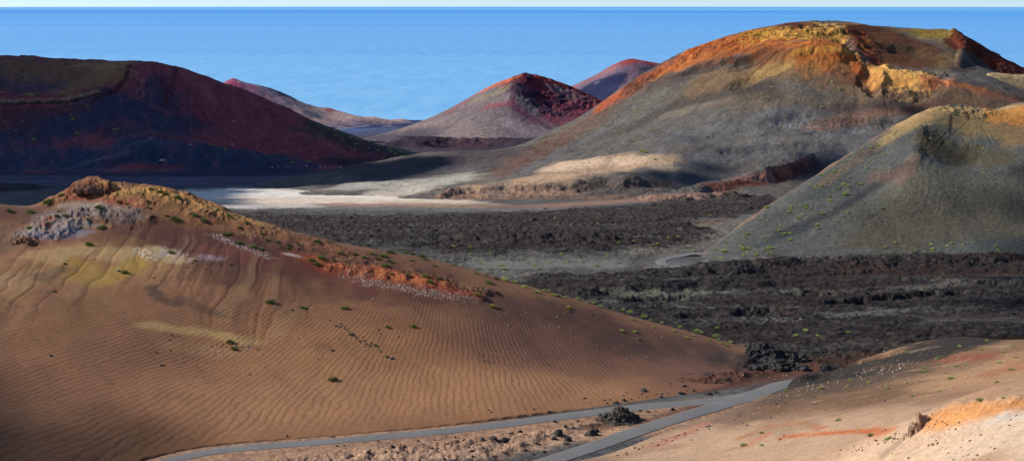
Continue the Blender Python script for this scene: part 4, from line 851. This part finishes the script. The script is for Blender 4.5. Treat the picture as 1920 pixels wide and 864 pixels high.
cr = [(283,355,12),(300,360,11),(310,364,13),(383,413,13),(365,404,12),(425,440,13),(433,438,9),(475,463,13),(488,466,12),(540,460,10),(539,465,9),(585,488,13),(595,495,14),(603,483,14),(595,453,14),(637,475,12),
 (428,404,10),(462,416,9),(463,420,8),(433,496,7),(365,488,7),(222,378,10),(238,382,9),(278,377,9),(278,389,9),(313,404,8),(448,426,9),(492,438,9),(502,450,9),(730,473,16),(718,480,16),(708,485,10),(732,490,12),(722,500,16),(760,474,12),(793,480,14),(798,486,12),
 (682,482,9),(665,477,10),(697,476,12),(873,541,10),(807,529,15),(797,518,14),(764,514,10),(822,521,9),(645,578,11),(775,476,8),(520,452,7),(560,458,8),(625,486,7),(650,490,7),(735,514,8),(840,490,8),(815,498,9),(770,488,9),(850,497,8)]
for px, py, sz in cr: shrub(px, py+1, sz, M_green, 'small green shrub rooted among orange rubble on the sand hill\'s crest', 'shrubs on the crest of the sand hill')
rg_ = [(893,511,9),(948,524,16),(965,528,14),(983,537,12),(1005,546,12),(1020,544,10),(1028,545,10),(1038,552,13),(1046,553,9),(1082,559,10),(1125,574,13),(1113,567,9),(910,515,8),(930,521,10),(1060,556,7),(1165,619,10),(1189,620,9),(1196,634,8),(1263,619,9),(1287,632,10),(1307,620,14),(1316,622,9),(1342,629,13),(1352,642,8),(1363,647,9),(1371,640,10),(1180,584,12),(1168,580,9),(1183,597,9),(1207,593,14),(1220,600,10),(1240,604,9),(1275,612,10),(1150,578,8),(1225,611,8),(1330,636,8),(1345,636,8),(1300,628,8)]
for px, py, sz in rg_: shrub(px, py+2, sz, M_yel if px > 940 else M_green, 'yellowish shrub on the long brown ridge that runs down before the lava', 'shrubs along the falling brown ridge')
for px, py, sz, lab in [(1322,781,10,'bright green shrub right beside the road where the pink slope begins'),(1268,796,12,'green shrub between the road and the pink slope, below the other roadside one'),
 (1428,812,11,'green shrub inside the curved orange stain on the pink slope'),(1395,835,14,'lowest green shrub on the pink slope, left of a smaller one'),(1430,835,9,'small shrub right of the lowest one on the pink slope'),
 (1572,788,11,'flat green shrub above the orange streak on the pink slope'),(1632,818,15,'olive shrub at the right end of the orange streak'),(1666,824,14,'pale green shrub in the stony gully left of the orange crest'),
 (1731,690,9,'green shrub above its twin near the red stained ground'),(1837,750,14,'green shrub on the slope just above the orange crest')]:
    shrub(px, py, sz, M_green if 'olive' in lab else M_yel, lab)
for px, py, sz in [(1594,713,9),(1540,728,10),(1628,718,9),(1587,727,8),(1735,697,10),(1757,672,9),(1760,682,7),(1663,729,9),(1712,743,9),(1732,745,8),(1762,733,7),(1693,728,7),(1783,710,13),(1870,717,10),(1874,681,10),(1896,693,13),(1881,746,8),(1812,685,8),(1793,687,8),(1457,735,10),(1474,733,9),(1700,718,8),(1725,716,8),(1840,656,9),(1880,660,8),(1800,650,8),(1900,650,8),(1905,670,8),(1850,640,9),(1700,660,7),(1775,700,8)]:
    shrub(px, py, sz, M_yel, 'small pale green shrub scattered on the tan part of the gravel slope', 'shrubs on the tan gravel slope')
for px, py, sz, lab in [(1353,488,15,'bright yellow green shrub low on the right cone near the loop of road'),(1442,467,15,'largest pale shrub on the lower flank of the right cone'),
 (1393,491,13,'shrub at the very foot of the right cone beside the lava edge'),(1585,365,13,'brightest green shrub halfway up the right cone\'s flank')]:
    shrub(px, py, sz, M_yel, lab, sf=h5)
cs = [(1312,479,10),(1359,472,12),(1394,466,11),(1404,466,9),(1444,477,9),(1416,479,9),(1450,491,10),(1297,468,9),(1291,482,10),(1431,446,7),(1459,433,9),(1470,439,9),(1481,438,9),(1481,451,10),(1500,406,8),(1531,422,9),(1535,429,7),(1542,401,10),(1555,377,9),(1554,369,7),(1612,346,10),(1590,400,8),(1570,416,7),(1572,353,8),(1590,350,9),(1582,346,8),(1540,349,7),(1438,390,12),(1654,391,7),(1516,392,7),(1510,390,8),(1498,410,7)]
rn = random.Random(11)
for _ in range(60):
    t = rn.random(); px = 1330+t*330; lo_ = 462-(px-1330)*.72; py = lo_+rn.uniform(14, 66); cs.append((px, py, rn.uniform(4, 8)))
for _ in range(16): cs.append((rn.uniform(1600, 1900), rn.uniform(455, 476), rn.uniform(5, 9)))
for _ in range(9): cs.append((rn.uniform(1700, 1900), rn.uniform(212, 330), rn.uniform(4, 7)))
for px, py, sz in cs: shrub(px, py, sz, M_yel, 'small yellow green shrub dotted over the grey flank of the right cone', 'shrubs on the right cone', sf=h5)
vs = [(1200,263,7),(1203,283,8),(1207,285,9),(1212,286,8),(1137,237,6),(1230,300,7)]
for _ in range(22): vs.append((rn.uniform(1120, 1230), rn.uniform(190, 290), rn.uniform(3, 5.5)))
for _ in range(34): vs.append((rn.uniform(1240, 1600), rn.uniform(130, 300), rn.uniform(3, 6)))
for _ in range(10): vs.append((rn.uniform(1000, 1180), rn.uniform(262, 330), rn.uniform(3, 5)))
for px, py, sz in vs: shrub(px, py, sz, M_yel, 'tiny green shrub on the grey ash face of the large volcano', 'shrubs on the volcano', sf=h4)
ls = [(900,494,9),(940,498,9),(945,505,10),(1003,498,9),(1030,494,8),(1060,494,8),(1120,500,11),(1013,505,9),(1052,478,10),(880,464,8),(883,476,8),(918,476,8),(1133,484,7),(1140,478,8),(1253,447,9),(1270,444,8),(1233,457,8),(1224,460,7),(1160,456,8),(1189,453,7),(990,493,7),(1093,493,7),(1510,620,12),(1493,629,10),(1534,630,9),(1589,623,9),(1345,615,9),(1170,580,6),(850,462,6),(1040,410,6),(1120,420,6),(1330,405,6),(1300,470,6)]
for px, py, sz in ls: shrub(px, py, sz, M_yel, 'lone yellow green shrub growing between the dark lava blocks', 'shrubs on the lava field', sf=fl)

for px, py, sz in [(48,178,9),(58,179,10),(70,177,8),(120,176,10),(134,157,8),(165,201,8),(4,175,7),(47,152,9),(137,225,9),(134,218,7),(145,252,10),(220,244,6),(64,262,8),(215,244,6),(421,281,7),(578,304,9),(547,306,8),(395,273,6),(438,229,6)]: shrub(px, py, sz, M_yel, 'pale tuft of shrub on the shaded side of the maroon mountain', 'tufts on the maroon mountain', sf=h6)
for _ in range(26):
    t = rn.random(); shrub(625+t*165, 246+t*48+rn.uniform(-2, 14), rn.uniform(4, 7), M_yel, 'pale green shrub among the crowd at the right foot of the maroon mountain', 'shrubs at the foot of the maroon mountain', sf=h6)
for px, py, sz in [(305,300,16),(283,259,11),(435,270,9),(356,271,9),(483,278,7),(511,314,9),(521,313,8),(540,313,7),(574,311,8),(600,313,9),(610,314,7),(630,312,9),(638,313,9),(655,313,8),(669,313,10),(683,314,8),(697,314,7),(560,283,5),(525,262,5)]:
    h = h6.hit(px, py, True)
    if h: r = sz/F*h[1]*.5; put('boulder', random.choice(RK['pale_stone']), (h[0], h[1], h[2]), (r, r, r*.45), rn.uniform(0, 6), 'pale flat rock lying in the dark ash under the maroon mountain', 'boulder', 'pale rocks under the maroon mountain')
squeue.sort(key=lambda q: -q[0][2]*(3 if len(q[0]) < 6 else 1)); n_sh = 0; scrub = {m.name: bmesh.new() for m in (M_green, M_yel, M_dry)}
for a, k in squeue:
    if n_sh < 296: n_sh += 1 if real_shrub(*a, **k) else 0
    else:
        sf = k.get('sf'); h = sf.hit(a[0], a[1], True) if sf else hit_all(a[0], a[1])
        if not h: continue
        r = a[2]/F*h[1]*.62; b = scrub[a[3].name]
        for j in range(34):
            th = rn.uniform(0, 6.28); ph = math.acos(rn.uniform(0, 1)); d = Vector((math.sin(ph)*math.cos(th), math.sin(ph)*math.sin(th), math.cos(ph)*.8)); c = Vector(h)+d*r*rn.uniform(.5, 1)
            sd = d.cross(Vector((rn.uniform(-1,1), rn.uniform(-1,1), .3))).normalized()*r*.16; up = (d+Vector((0,0,.4))).normalized()*r*.34
            b.faces.new([b.verts.new(c-sd), b.verts.new(c+sd), b.verts.new(c+up+sd*.4), b.verts.new(c+up-sd*.4)])
for m in (M_green, M_yel, M_dry):
    if len(scrub[m.name].verts):
        me = bpy.data.meshes.new('scrub'); scrub[m.name].to_mesh(me); me.materials.append(m); o = bpy.data.objects.new('scrub', me); COL.objects.link(o); tag(o, 'tiny far shrubs dotted over the slopes', 'scrub', kind='stuff')
    scrub[m.name].free()
# stones on the sand hill
for px, py, sz, lab in [(222,508,10,'black stone next to the shrub on the yellow stained sand'),(547,581,10,'black stone between two shrubs in the row across the sand'),(95,667,10,'black stone alone on the dark sand at left'),
 (304,685,12,'black stone low on the sand below the rubble patch'),(288,521,8,'black stone above the dark sooty streak on the sand'),(735,672,12,'largest black stone at the lower end of the strewn line')]:
    stone(px, py, sz, M_dark, lab, name='stone')
dk = [(292,661,8),(319,657,6),(352,502,8),(360,493,7),(368,497,6),(385,504,5),(413,496,6),(395,510,6),(177,486,5),(233,587,5),(200,575,5),(320,627,6),(325,630,6),(333,629,6),(318,637,6),(524,630,5),(560,635,5),(618,600,5),(646,612,5),(710,618,7),(713,625,6),(747,632,6),(623,657,9),(595,657,5),(596,673,5),(344,680,5),(468,702,6),(369,687,5),(370,672,4),(775,577,5),(768,653,4),(700,560,4),(940,577,5),(955,590,5),(617,582,4),(700,595,5),(1068,584,9),(1030,566,7),(1110,590,6),(60,600,5),(53,601,4),(190,676,4),(232,708,4)]
for i in range(26):
    t = rn.random(); dk.append((632+t*82+rn.uniform(-7, 7), 606+t*52+rn.uniform(-6, 6), rn.uniform(4, 9)))
for i in range(30): dk.append((rn.uniform(880, 1250), rn.uniform(585, 690), rn.uniform(2.5, 4.5)))
for px, py, sz in dk: stone(px, py, sz, M_dark, 'dark stone lying on the rippled brown sand', 'dark stones on the sand hill')
for i in range(44):
    a = rn.uniform(0, 6.28); q = rn.random()**.5; cx_, cy_, wx_, wy_ = rn.choice([(410,648,18,4),(470,653,20,5),(412,668,14,8),(452,650,20,4)])
    stone(cx_+math.cos(a)*q*wx_, cy_+math.sin(a)*q*wy_, rn.uniform(3, 6), M_red, 'reddish brown rubble stone around the two touching shrubs', 'rubble patch on the sand')
for px, py, sz, tl in [(40,452,12,1.6),(48,450,11,1.7),(32,455,12,1.3),(53,455,12,1.5),(25,457,9,1.0),(44,446,9,1.2)]:
    stone(px, py, sz, M_red, 'tilted brown slab in the small cluster at the left foot of the pale outcrop', 'cluster of tilted slabs', 'boulder', tl, 'boulder')
# dark lava clumps along the roads
lc = [(1170,762,0)]; lc = []
for px, py, sz in [(1047,808,30),(1065,822,22),(1110,808,34),(1118,805,20),(1040,788,14),(1170,748,12),(1207,729,18),(1155,752,14),(1275,735,14),(1300,730,10),(1328,735,22),(1340,733,16),(1240,742,12),(1100,769,9),(1060,797,12),(1075,800,12),(1060,830,14),(1038,820,14),(925,818,28),(945,822,24),(905,822,14),(985,842,12),(870,823,8),(975,806,14),(960,810,10),(1305,756,14),(1260,766,12),(1280,770,10),(1215,770,10),(1200,768,10),(1313,757,9),(1400,750,16),(1408,748,12),(1395,754,10),(1380,690,12),(1360,710,10),(1340,716,9),(690,846,12),(660,852,9),(735,845,7),(752,858,8),(810,838,8),(840,830,8),(1020,845,12),(1000,850,10),(1285,722,9),(1560,690,8)]:
    lc.append((px, py, sz))
for i in range(72): lc.append((rn.triangular(420, 1120, 960), rn.uniform(815, 864), rn.uniform(4, 9)))
for i in range(40): lc.append((rn.uniform(900, 1330), rn.uniform(765, 830), rn.uniform(3, 8)))
for i in range(26): t = rn.random(); lc.append((1100+t*260+rn.uniform(-10,10), 756-t*36+rn.uniform(-12, 6), rn.uniform(3, 7)))
for i in range(30): t = rn.random(); lc.append((1130+t*270, 848-t*82+rn.uniform(0, 9)+8, rn.uniform(3, 8)))
for px, py, sz in lc:
    if py-rn.uniform(0,1) < 0: continue
    stone(px, py+sz*.2, sz, M_lava, 'jagged lump of black lava lying on the ground beside the road', 'lava lumps along the roads', 'lava_rock', 1.1, 'rock')
# pale stones on the gravel slope
ps = []
for i in range(50): t = rn.random(); ps.append((1470+t*250+rn.uniform(-8, 14), 735-t*62+rn.uniform(-2, 12), rn.uniform(2.5, 6)))
for i in range(120): ps.append((rn.uniform(1330, 1910), rn.uniform(700, 800), rn.uniform(2.2, 5)))
for i in range(45): ps.append((rn.uniform(1600, 1910), rn.uniform(655, 720), rn.uniform(2, 4.5)))
for i in range(22): ps.append((rn.uniform(1180, 1650), rn.uniform(800, 860), rn.uniform(3, 6)))
for px, py, sz in ps: stone(px, py, sz, M_pale, 'small pale stone on the gravel slope', 'pale stones on the gravel slope')
gs = []
for i in range(60): gs.append((rn.uniform(1620, 1915), rn.uniform(775, 862), rn.uniform(3, 9)))
for i in range(34): t = rn.random(); gs.append((1720-t*150+rn.uniform(-8,8), 808+t*42+rn.uniform(-6,6), rn.uniform(4, 9)))
for px, py, sz in gs: stone(px, py, sz, M_red, 'brown stone lying on the pale pink ground at the lower right', 'brown stones on the pale ground')
for px, py, sz in [(1380,820,0)][:0]+[(1463,824,9),(1470,815,6),(1400,797,8),(1393,794,6),(1530,758,6),(1548,769,6),(1660,752,7),(1455,757,9),(1470,756,7),(1525,745,9),(1445,782,7),(1580,768,6)]:
    stone(px, py, sz, M_dark, 'dark stone on the pink gravel slope', 'dark stones on the gravel slope')
queue.sort(key=lambda q: -q[0][2]*(3 if q[1].get('name') == 'stone' or 'boulder' in q[0] else 1))
n_st = 0; n_lv = 0; rest = bmesh.new()
for a, k in queue:
    lava = 'lava_rock' in a
    if (lava and n_lv < 190) or (not lava and n_st < 285):
        if real_stone(*a, **k):
            if lava: n_lv += 1
            else: n_st += 1
    elif not lava:
        h = hit_all(a[0], a[1])
        if h and float(road_dist(np.array([h[0]]), np.array([h[1]]))[0]) > .6:
            r = a[2]/F*h[1]*.5; b0 = len(rest.verts)
            res = bmesh.ops.create_icosphere(rest, subdivisions=1, radius=1)
            for v in res['verts']: v.co = Vector((v.co.x*r*random.uniform(.8,1.2)+h[0], v.co.y*r*random.uniform(.8,1.2)+h[1], v.co.z*r*.7*random.uniform(.8,1.2)+h[2]))
for i in range(700):
    px = rn.uniform(1400, 1915); py = rn.uniform(650, 800); h = h2.hit(px, py, True)
    if h and h[1] > 200:
        r = rn.uniform(1.2, 2.4)/F*h[1]*.5; res = bmesh.ops.create_icosphere(rest, subdivisions=1, radius=r)
        for v in res['verts']: v.co = Vector((v.co.x+h[0], v.co.y+h[1], v.co.z*.7+h[2]))
me = bpy.data.meshes.new('gravel'); rest.to_mesh(me); rest.free(); me.materials.append(M_pale)
o = bpy.data.objects.new('gravel', me); COL.objects.link(o); tag(o, 'fine pale gravel sprinkled over the slope', 'gravel', kind='stuff')
# boulders along the debris bench
for i in range(26):
    px = rn.uniform(822, 1240); py = 352+rn.uniform(0, 26)-(px-822)*.012
    h = h4.hit(px, py, True)
    if h: r = rn.uniform(3, 7)/F*h[1]*.5; put('boulder', random.choice(RK['red_stone']), (h[0], h[1], h[2]), (r, r, r*.9), rn.uniform(0, 6), 'reddish boulder stuck in the scarp of the tan bench under the volcano', 'boulder', 'boulders in the bench scarp')
# large outcrops
def outcrop(name, px, py, lobes, mat, seed, label, rough=.6, freq=1.4):
    """craggy rock mass: lobes are (x px, y m, width px, height px, half depth m); steep broken sides, jagged top"""
    h = hit_all(px, py); m = h[1]/F
    x0 = min(l[0]-l[2]*.62 for l in lobes)*m; x1 = max(l[0]+l[2]*.62 for l in lobes)*m; y0 = min(l[1]-l[4]*1.25 for l in lobes); y1 = max(l[1]+l[4]*1.25 for l in lobes)
    nx = 110; ny = 70; X, Y = np.meshgrid(np.linspace(x0, x1, nx), np.linspace(y0, y1, ny)); sz = (x1-x0)*.16
    wx = X+fbm(X, Y, sz, 3, seed)*sz*.8; wy = Y+fbm(X, Y, sz, 3, seed+5)*sz*.8; Z = np.full(X.shape, -1.0)
    for (dx, dy, w_, hg, dep) in lobes:
        r = np.hypot((wx-dx*m)/(w_*m/2), (wy-dy)/dep)
        e = np.clip((1.08-r)/.55, 0, 1)**.75
        Z = np.maximum(Z, np.where(r < 1.08, hg*m*e, -1.0))
    g = fbm(wx, wy, sz*1.6, 6, seed+9, .62, True); Hm = max(l[3] for l in lobes)*m
    st = Hm/5; Zs = Z/st; Zs = np.floor(Zs)+sstep(.25, .75, Zs-np.floor(Zs))           # broken ledges
    Z = np.where(Z > -.5, (.75*Z+.25*Zs*st)*(.82+.3*g)+g*Hm*.10*rough, -.8)
    X2 = X+fbm(X, Z*1.7+Y*.4, sz*.5, 4, seed+20)*sz*.35; Y2 = Y+fbm(X*1.2, Z*1.7, sz*.5, 4, seed+30)*sz*.35
    me = bpy.data.meshes.new(name); idx = np.arange(nx*ny).reshape(ny, nx)
    q = np.stack([idx[:-1, :-1], idx[:-1, 1:], idx[1:, 1:], idx[1:, :-1]], -1).reshape(-1, 4); keep = (Z.reshape(-1) > -.5)[q].any(1)
    me.from_pydata(np.stack([X2, Y2, Z], -1).reshape(-1, 3).tolist(), [], q[keep].tolist()); me.materials.append(mat)
    o = bpy.data.objects.new(name, me); COL.objects.link(o); o.location = (h[0], h[1], ground_at(h[0], h[1])-.1); return tag(o, label, 'rock outcrop')
outcrop('lava_mound', 1160, 788, [(2,0,46,24,3.0),(-14,0,50,15,3.0),(18,.5,38,16,2.6),(0,-.5,78,7,3.8),(34,0,16,5,1),(-40,0,14,4,1)], M_mound, 3, 'large craggy olive brown lava mound standing between the two roads', .55, 1.3)
outcrop('lava_outcrop', 1438, 676, [(-14,2,50,29,3.2),(12,2.5,50,24,3.0),(40,2,44,18,3.0),(62,1,36,10,2.6),(-8,0,110,9,4.0),(-50,1,30,6,2)], M_lava, 5, 'big black craggy outcrop at the foot of the sand hill beyond the road', .7, 1.5)
outcrop('lava_outcrop', 1448, 690, [(-40,0,40,8,2),(-8,0,40,9,2),(26,0,46,11,2.2),(56,0,30,8,2)], M_lava, 9, 'long low black lava ledge beside the road in front of the big outcrop', .7, 1.5)
outcrop('lava_outcrop', 1548, 692, [(0,0,24,9,1.6),(14,0,16,6,1.2)], M_lava, 12, 'small black lava lump where the road vanishes behind the slope', .6, 1.5)
outcrop('rock_outcrop', 1722, 800, [(0,0,18,28,.8),(10,.1,26,24,.9),(26,.3,44,15,1.2),(-6,0,20,11,.7)], M_ochre, 14, 'upright ochre rock knob ending the orange crest at lower right', .5, 1.6)
outcrop('rock_outcrop', 170, 354, [(0,0,34,8,2.6),(18,1,34,6,3),(-18,0,26,5,2.4)], M_red, 15, 'dark reddish rocky knob crowning the sand hill', .7, 1.5)

#==================================================================== SEA, SKY, SUN, CLOUDS
def sea():
    me = bpy.data.meshes.new('sea'); bm = bmesh.new()
    rings = [2500, 5000, 8000, 14000, 26000, 48000, SEA_R]; seg = 128; prev = None
    c = bm.verts.new((0, 0, -30))
    for r in rings:
        vs = [bm.verts.new((r*math.cos(2*math.pi*k/seg), r*math.sin(2*math.pi*k/seg), 0)) for k in range(seg)]
        for k in range(seg):
            k2 = (k+1) % seg
            if prev: bm.faces.new((prev[k], vs[k], vs[k2], prev[k2]))
            else: bm.faces.new((c, vs[k], vs[k2]))
        prev = vs
    bmesh.ops.recalc_face_normals(bm, faces=bm.faces); bm.to_mesh(me); bm.free()
    o = bpy.data.objects.new('sea', me); COL.objects.link(o)
    m, nt = nodes('sea_water'); L = nt.links.new
    geo = N(nt, 'ShaderNodeNewGeometry')
    def noise(sx, sy, det=4, rough=.55):
        mp = N(nt, 'ShaderNodeMapping'); mp.inputs['Scale'].default_value = (1/sx, 1/sy, 1); L(geo.outputs['Position'], mp.inputs['Vector'])
        n = N(nt, 'ShaderNodeTexNoise'); n.inputs['Scale'].default_value = 1; n.inputs['Detail'].default_value = det; n.inputs['Roughness'].default_value = rough
        L(mp.outputs[0], n.inputs['Vector']); return n.outputs['Fac']
    cur = noise(50000, 6000, 5, .6); fine = noise(90, 500, 6, .85); wave = noise(18, 40, 6, .7)
    f = math_n(nt, 'ADD', math_n(nt, 'MULTIPLY', math_n(nt, 'SUBTRACT', cur, .5), 1.6), math_n(nt, 'ADD', .5, math_n(nt, 'MULTIPLY', math_n(nt, 'SUBTRACT', fine, .5), 2.4)), )
    f = math_n(nt, 'MINIMUM', math_n(nt, 'MAXIMUM', f, 0), 1)
    mx = N(nt, 'ShaderNodeMix', data_type='RGBA'); L(f, mx.inputs[0]); mx.inputs[6].default_value = (*SEA_A, 1); mx.inputs[7].default_value = (*SEA_B, 1)
    b = N(nt, 'ShaderNodeBump'); b.inputs['Strength'].default_value = .5; b.inputs['Distance'].default_value = 1.0; L(wave, b.inputs['Height'])
    # colour changes with distance, with a dark band short of the paler horizon
    ln = N(nt, 'ShaderNodeVectorMath', operation='LENGTH'); L(geo.outputs['Position'], ln.inputs[0])
    lg = math_n(nt, 'DIVIDE', math_n(nt, 'LOGARITHM', math_n(nt, 'DIVIDE', ln.outputs['Value'], 5500.0), 10.0), math.log10(75000/5500.0))
    rp = N(nt, 'ShaderNodeValToRGB'); els = rp.color_ramp.elements
    L(math_n(nt, 'ADD', lg, math_n(nt, 'MULTIPLY', math_n(nt, 'SUBTRACT', cur, .5), .35)), rp.inputs[0])
    for i, (q, c) in enumerate([(0, (1.15,1.1,1.02)), (.35, (.85,.95,1.0)), (.6, (.7,.88,1.02)), (.78, (.55,.84,1.02)), (.84, (.24,.66,.96)), (.90, (.8,.98,1.05)), (1, (.9,1.0,1.05))]):
        e = els[i] if i < 2 else els.new(q)
        e.position = q; e.color = (*c, 1)
    mm = N(nt, 'ShaderNodeMix', data_type='RGBA', blend_type='MULTIPLY'); mm.inputs[0].default_value = 1; L(mx.outputs[2], mm.inputs[6]); L(rp.outputs[0], mm.inputs[7])
    p = N(nt, 'ShaderNodeBsdfPrincipled'); L(mm.outputs[2], p.inputs['Base Color']); L(b.outputs[0], p.inputs['Normal'])
    p.inputs['Roughness'].default_value = .45; p.inputs['Specular IOR Level'].default_value = .25
    out = N(nt, 'ShaderNodeOutputMaterial'); L(p.outputs[0], out.inputs[0]); me.materials.append(m)
    tag(o, kind='structure', label='calm blue sea reaching to the horizon')
SEA_A = (.105,.345,.665); SEA_B = (.24,.52,.79)
sea()

SUN = Vector((-.82, .20, .50)).normalized()
w = bpy.data.worlds.new('World'); S.world = w; w.use_nodes = True; nt = w.node_tree; nt.nodes.clear()
sky = nt.nodes.new('ShaderNodeTexSky'); sky.sky_type = 'NISHITA'; sky.sun_disc = False
sky.sun_elevation = math.asin(SUN.z); sky.sun_rotation = math.atan2(SUN.x, SUN.y); sky.altitude = 400; sky.air_density = 1.0; sky.dust_density = .3; sky.ozone_density = 1.0
tc = nt.nodes.new('ShaderNodeTexCoord'); sx = nt.nodes.new('ShaderNodeSeparateXYZ'); cb = nt.nodes.new('ShaderNodeCombineXYZ')
nt.links.new(tc.outputs['Generated'], sx.inputs[0]); nt.links.new(sx.outputs[0], cb.inputs[0]); nt.links.new(sx.outputs[1], cb.inputs[1])
nt.links.new(math_n(nt, 'MAXIMUM', sx.outputs[2], .06), cb.inputs[2]); nt.links.new(cb.outputs[0], sky.inputs[0])      # the sea's edge lies a little below the level line: the sky goes on down to it
bg = nt.nodes.new('ShaderNodeBackground'); bg.inputs['Strength'].default_value = .075
wo = nt.nodes.new('ShaderNodeOutputWorld'); tn = nt.nodes.new('ShaderNodeVectorMath'); tn.operation = 'MULTIPLY'; tn.inputs[1].default_value = (.92, 1.0, 1.24)
hz = nt.nodes.new('ShaderNodeMapRange'); hz.inputs['From Min'].default_value = .0; hz.inputs['From Max'].default_value = .09; hz.inputs['To Min'].default_value = 1.45; hz.inputs['To Max'].default_value = 1.0; nt.links.new(sx.outputs[2], hz.inputs['Value'])   # brightness added to the sky towards the horizon
hs = nt.nodes.new('ShaderNodeVectorMath'); hs.operation = 'SCALE'; nt.links.new(sky.outputs[0], hs.inputs[0]); nt.links.new(hz.outputs[0], hs.inputs['Scale']); nt.links.new(hs.outputs[0], tn.inputs[0]); nt.links.new(tn.outputs[0], bg.inputs[0]); nt.links.new(bg.outputs[0], wo.inputs[0])
ld = bpy.data.lights.new('sun', 'SUN'); ld.energy = 5.0; ld.angle = R(.55); ld.color = (1, .955, .89)
lo = bpy.data.objects.new('sun', ld); COL.objects.link(lo); lo.rotation_euler = SUN.to_track_quat('Z', 'Y').to_euler(); lo.location = (-800, 300, 900)

# clouds drift high over the valley (above the picture); their shade lies on the left mountain and the volcano; more are added to darken the side edges
M_cloud = simple('cloud_white', (.8,.8,.8), .05, 100, 1, 0, 0, 0)
def cloud(seed, puffs):
    """puffs: (ground x, y, z, radius) of the shade wanted -> lumpy cloud where the sun ray passes 1000 m up"""
    rn = random.Random(seed); bm = bmesh.new()
    for (gx, gy, gz, r) in puffs:
        n = 3
        for k in range(n):
            rr = r*(rn.uniform(.6, .8) if k else .95); a = rn.uniform(0, 6.28); q = r*.55 if k else 0
            alt = 1250+rn.uniform(-15, 15)
            t = (alt-gz)/SUN.z
            c = Vector((gx+math.cos(a)*q, gy+math.sin(a)*q, gz))+SUN*t
            v0 = len(bm.verts)
            res = bmesh.ops.create_icosphere(bm, subdivisions=2, radius=1)
            for v in res['verts']:
                d = v.co.copy(); nn = 1+.16*math.sin(d.x*7+seed+k)*math.sin(d.y*8+k*2)+.1*math.sin(d.z*11+d.x*13+k)
                s_ = Vector((rr*nn, rr*nn, rr*.32*nn)); v.co = Vector((d.x*s_.x, d.y*s_.y, d.z*s_.z))+c
    me = bpy.data.meshes.new('cloud'); bm.to_mesh(me); bm.free(); me.materials.append(M_cloud)
    for p in me.polygons: p.use_smooth = True
    o = bpy.data.objects.new('cloud', me); COL.objects.link(o); tag(o, kind='structure'); return o
def shade(surf, rows): return [(*surf.hit(px, py), r) for (px, py, r) in rows]
pf = []
for gx in range(-1150, 0, 170):
    for gy in range(2080, 2750, 170):
        pf.append((gx+rng.uniform(-20, 20), gy+rng.uniform(-20, 20), 230, 150))
pf = [p for p in pf if p[0]/p[1] < -.075]
pf += shade(h6, [(300,300,110),(420,270,110),(520,260,110),(600,270,90),(660,290,70),(720,296,60),(100,300,150),(-50,300,150)])
pf += [(*fl.hit(px, py), r) for px, py, r in [(-60,345,110),(60,345,90),(160,342,90),(260,342,80),(350,340,70),(430,336,70),(500,334,65),(570,334,55)]]
for gy in range(1340, 2120, 75):
    for gu in np.arange(-.36, -.06, .034):
        if gu < -.185 or (gu < -.08 and gy > 1640) or gy > 1760:
            if gu < -.075: pf.append((gu*gy+rng.uniform(-8, 8), gy+rng.uniform(-8, 8), float(floor_z(gy)), 52))
pf += [(*fl.hit(px, py), r) for px, py, r in [(-100,366,80),(0,372,60),(60,374,60),(130,372,55),(200,368,50),(270,364,45),(320,360,36),(100,352,80),(220,350,80),(330,350,60),(420,350,50),(480,350,42),(540,348,40),(600,346,38),(650,345,36),(420,340,60),(520,338,60)]]
pf += shade(h4, [(600,330,50),(640,325,60),(700,320,52),(760,312,42),(660,340,40),(710,334,36),(760,326,26),(820,304,24)])
cloud(3, pf)
cloud(7, [(*h1.hit(px, py)[:2], 325, r) for px, py, r in [(-330,700,22),(-330,860,22),(-190,880,16),(-100,930,14),(-120,640,16),(-90,740,16),(-70,840,15),(-40,900,12)]])  # added out of view to darken the lower left corner
cloud(8, [(*fl.hit(px, py), r) for px, py, r in [(2020,570,26),(1990,520,22),(2080,640,30),(2080,480,30)]])  # unseen cloud, added to darken the lava at the right edge
cloud(9, shade(h5, [(2010,420,17),(1960,460,12),(2060,360,20)]))  # added beyond the frame so the cone's lower right goes darker
cloud(6, shade(h4, [(1270,335,24),(1310,335,18),(1330,315,14),(1720,210,16),(1760,215,14)]))
cloud(5, shade(h4, [(1540,330,20),(1480,332,14),(1500,322,14),(1525,318,18),(1560,308,18),(1590,300,12),(1240,345,10)]))

#==================================================================== CAMERA
cam = bpy.data.cameras.new('camera'); co = bpy.data.objects.new('camera', cam); COL.objects.link(co)
cam.sensor_width = 36; cam.lens = F/1920*36; cam.clip_start = 1; cam.clip_end = 200000
co.location = (0, 0, CAMZ); co.rotation_euler = (math.pi/2-PITCH, 0, 0); S.camera = co
S.view_settings.view_transform = 'Standard'; S.view_settings.look = 'None'; S.view_settings.exposure = .3; S.view_settings.gamma = 1; S.view_settings.use_curve_mapping = False
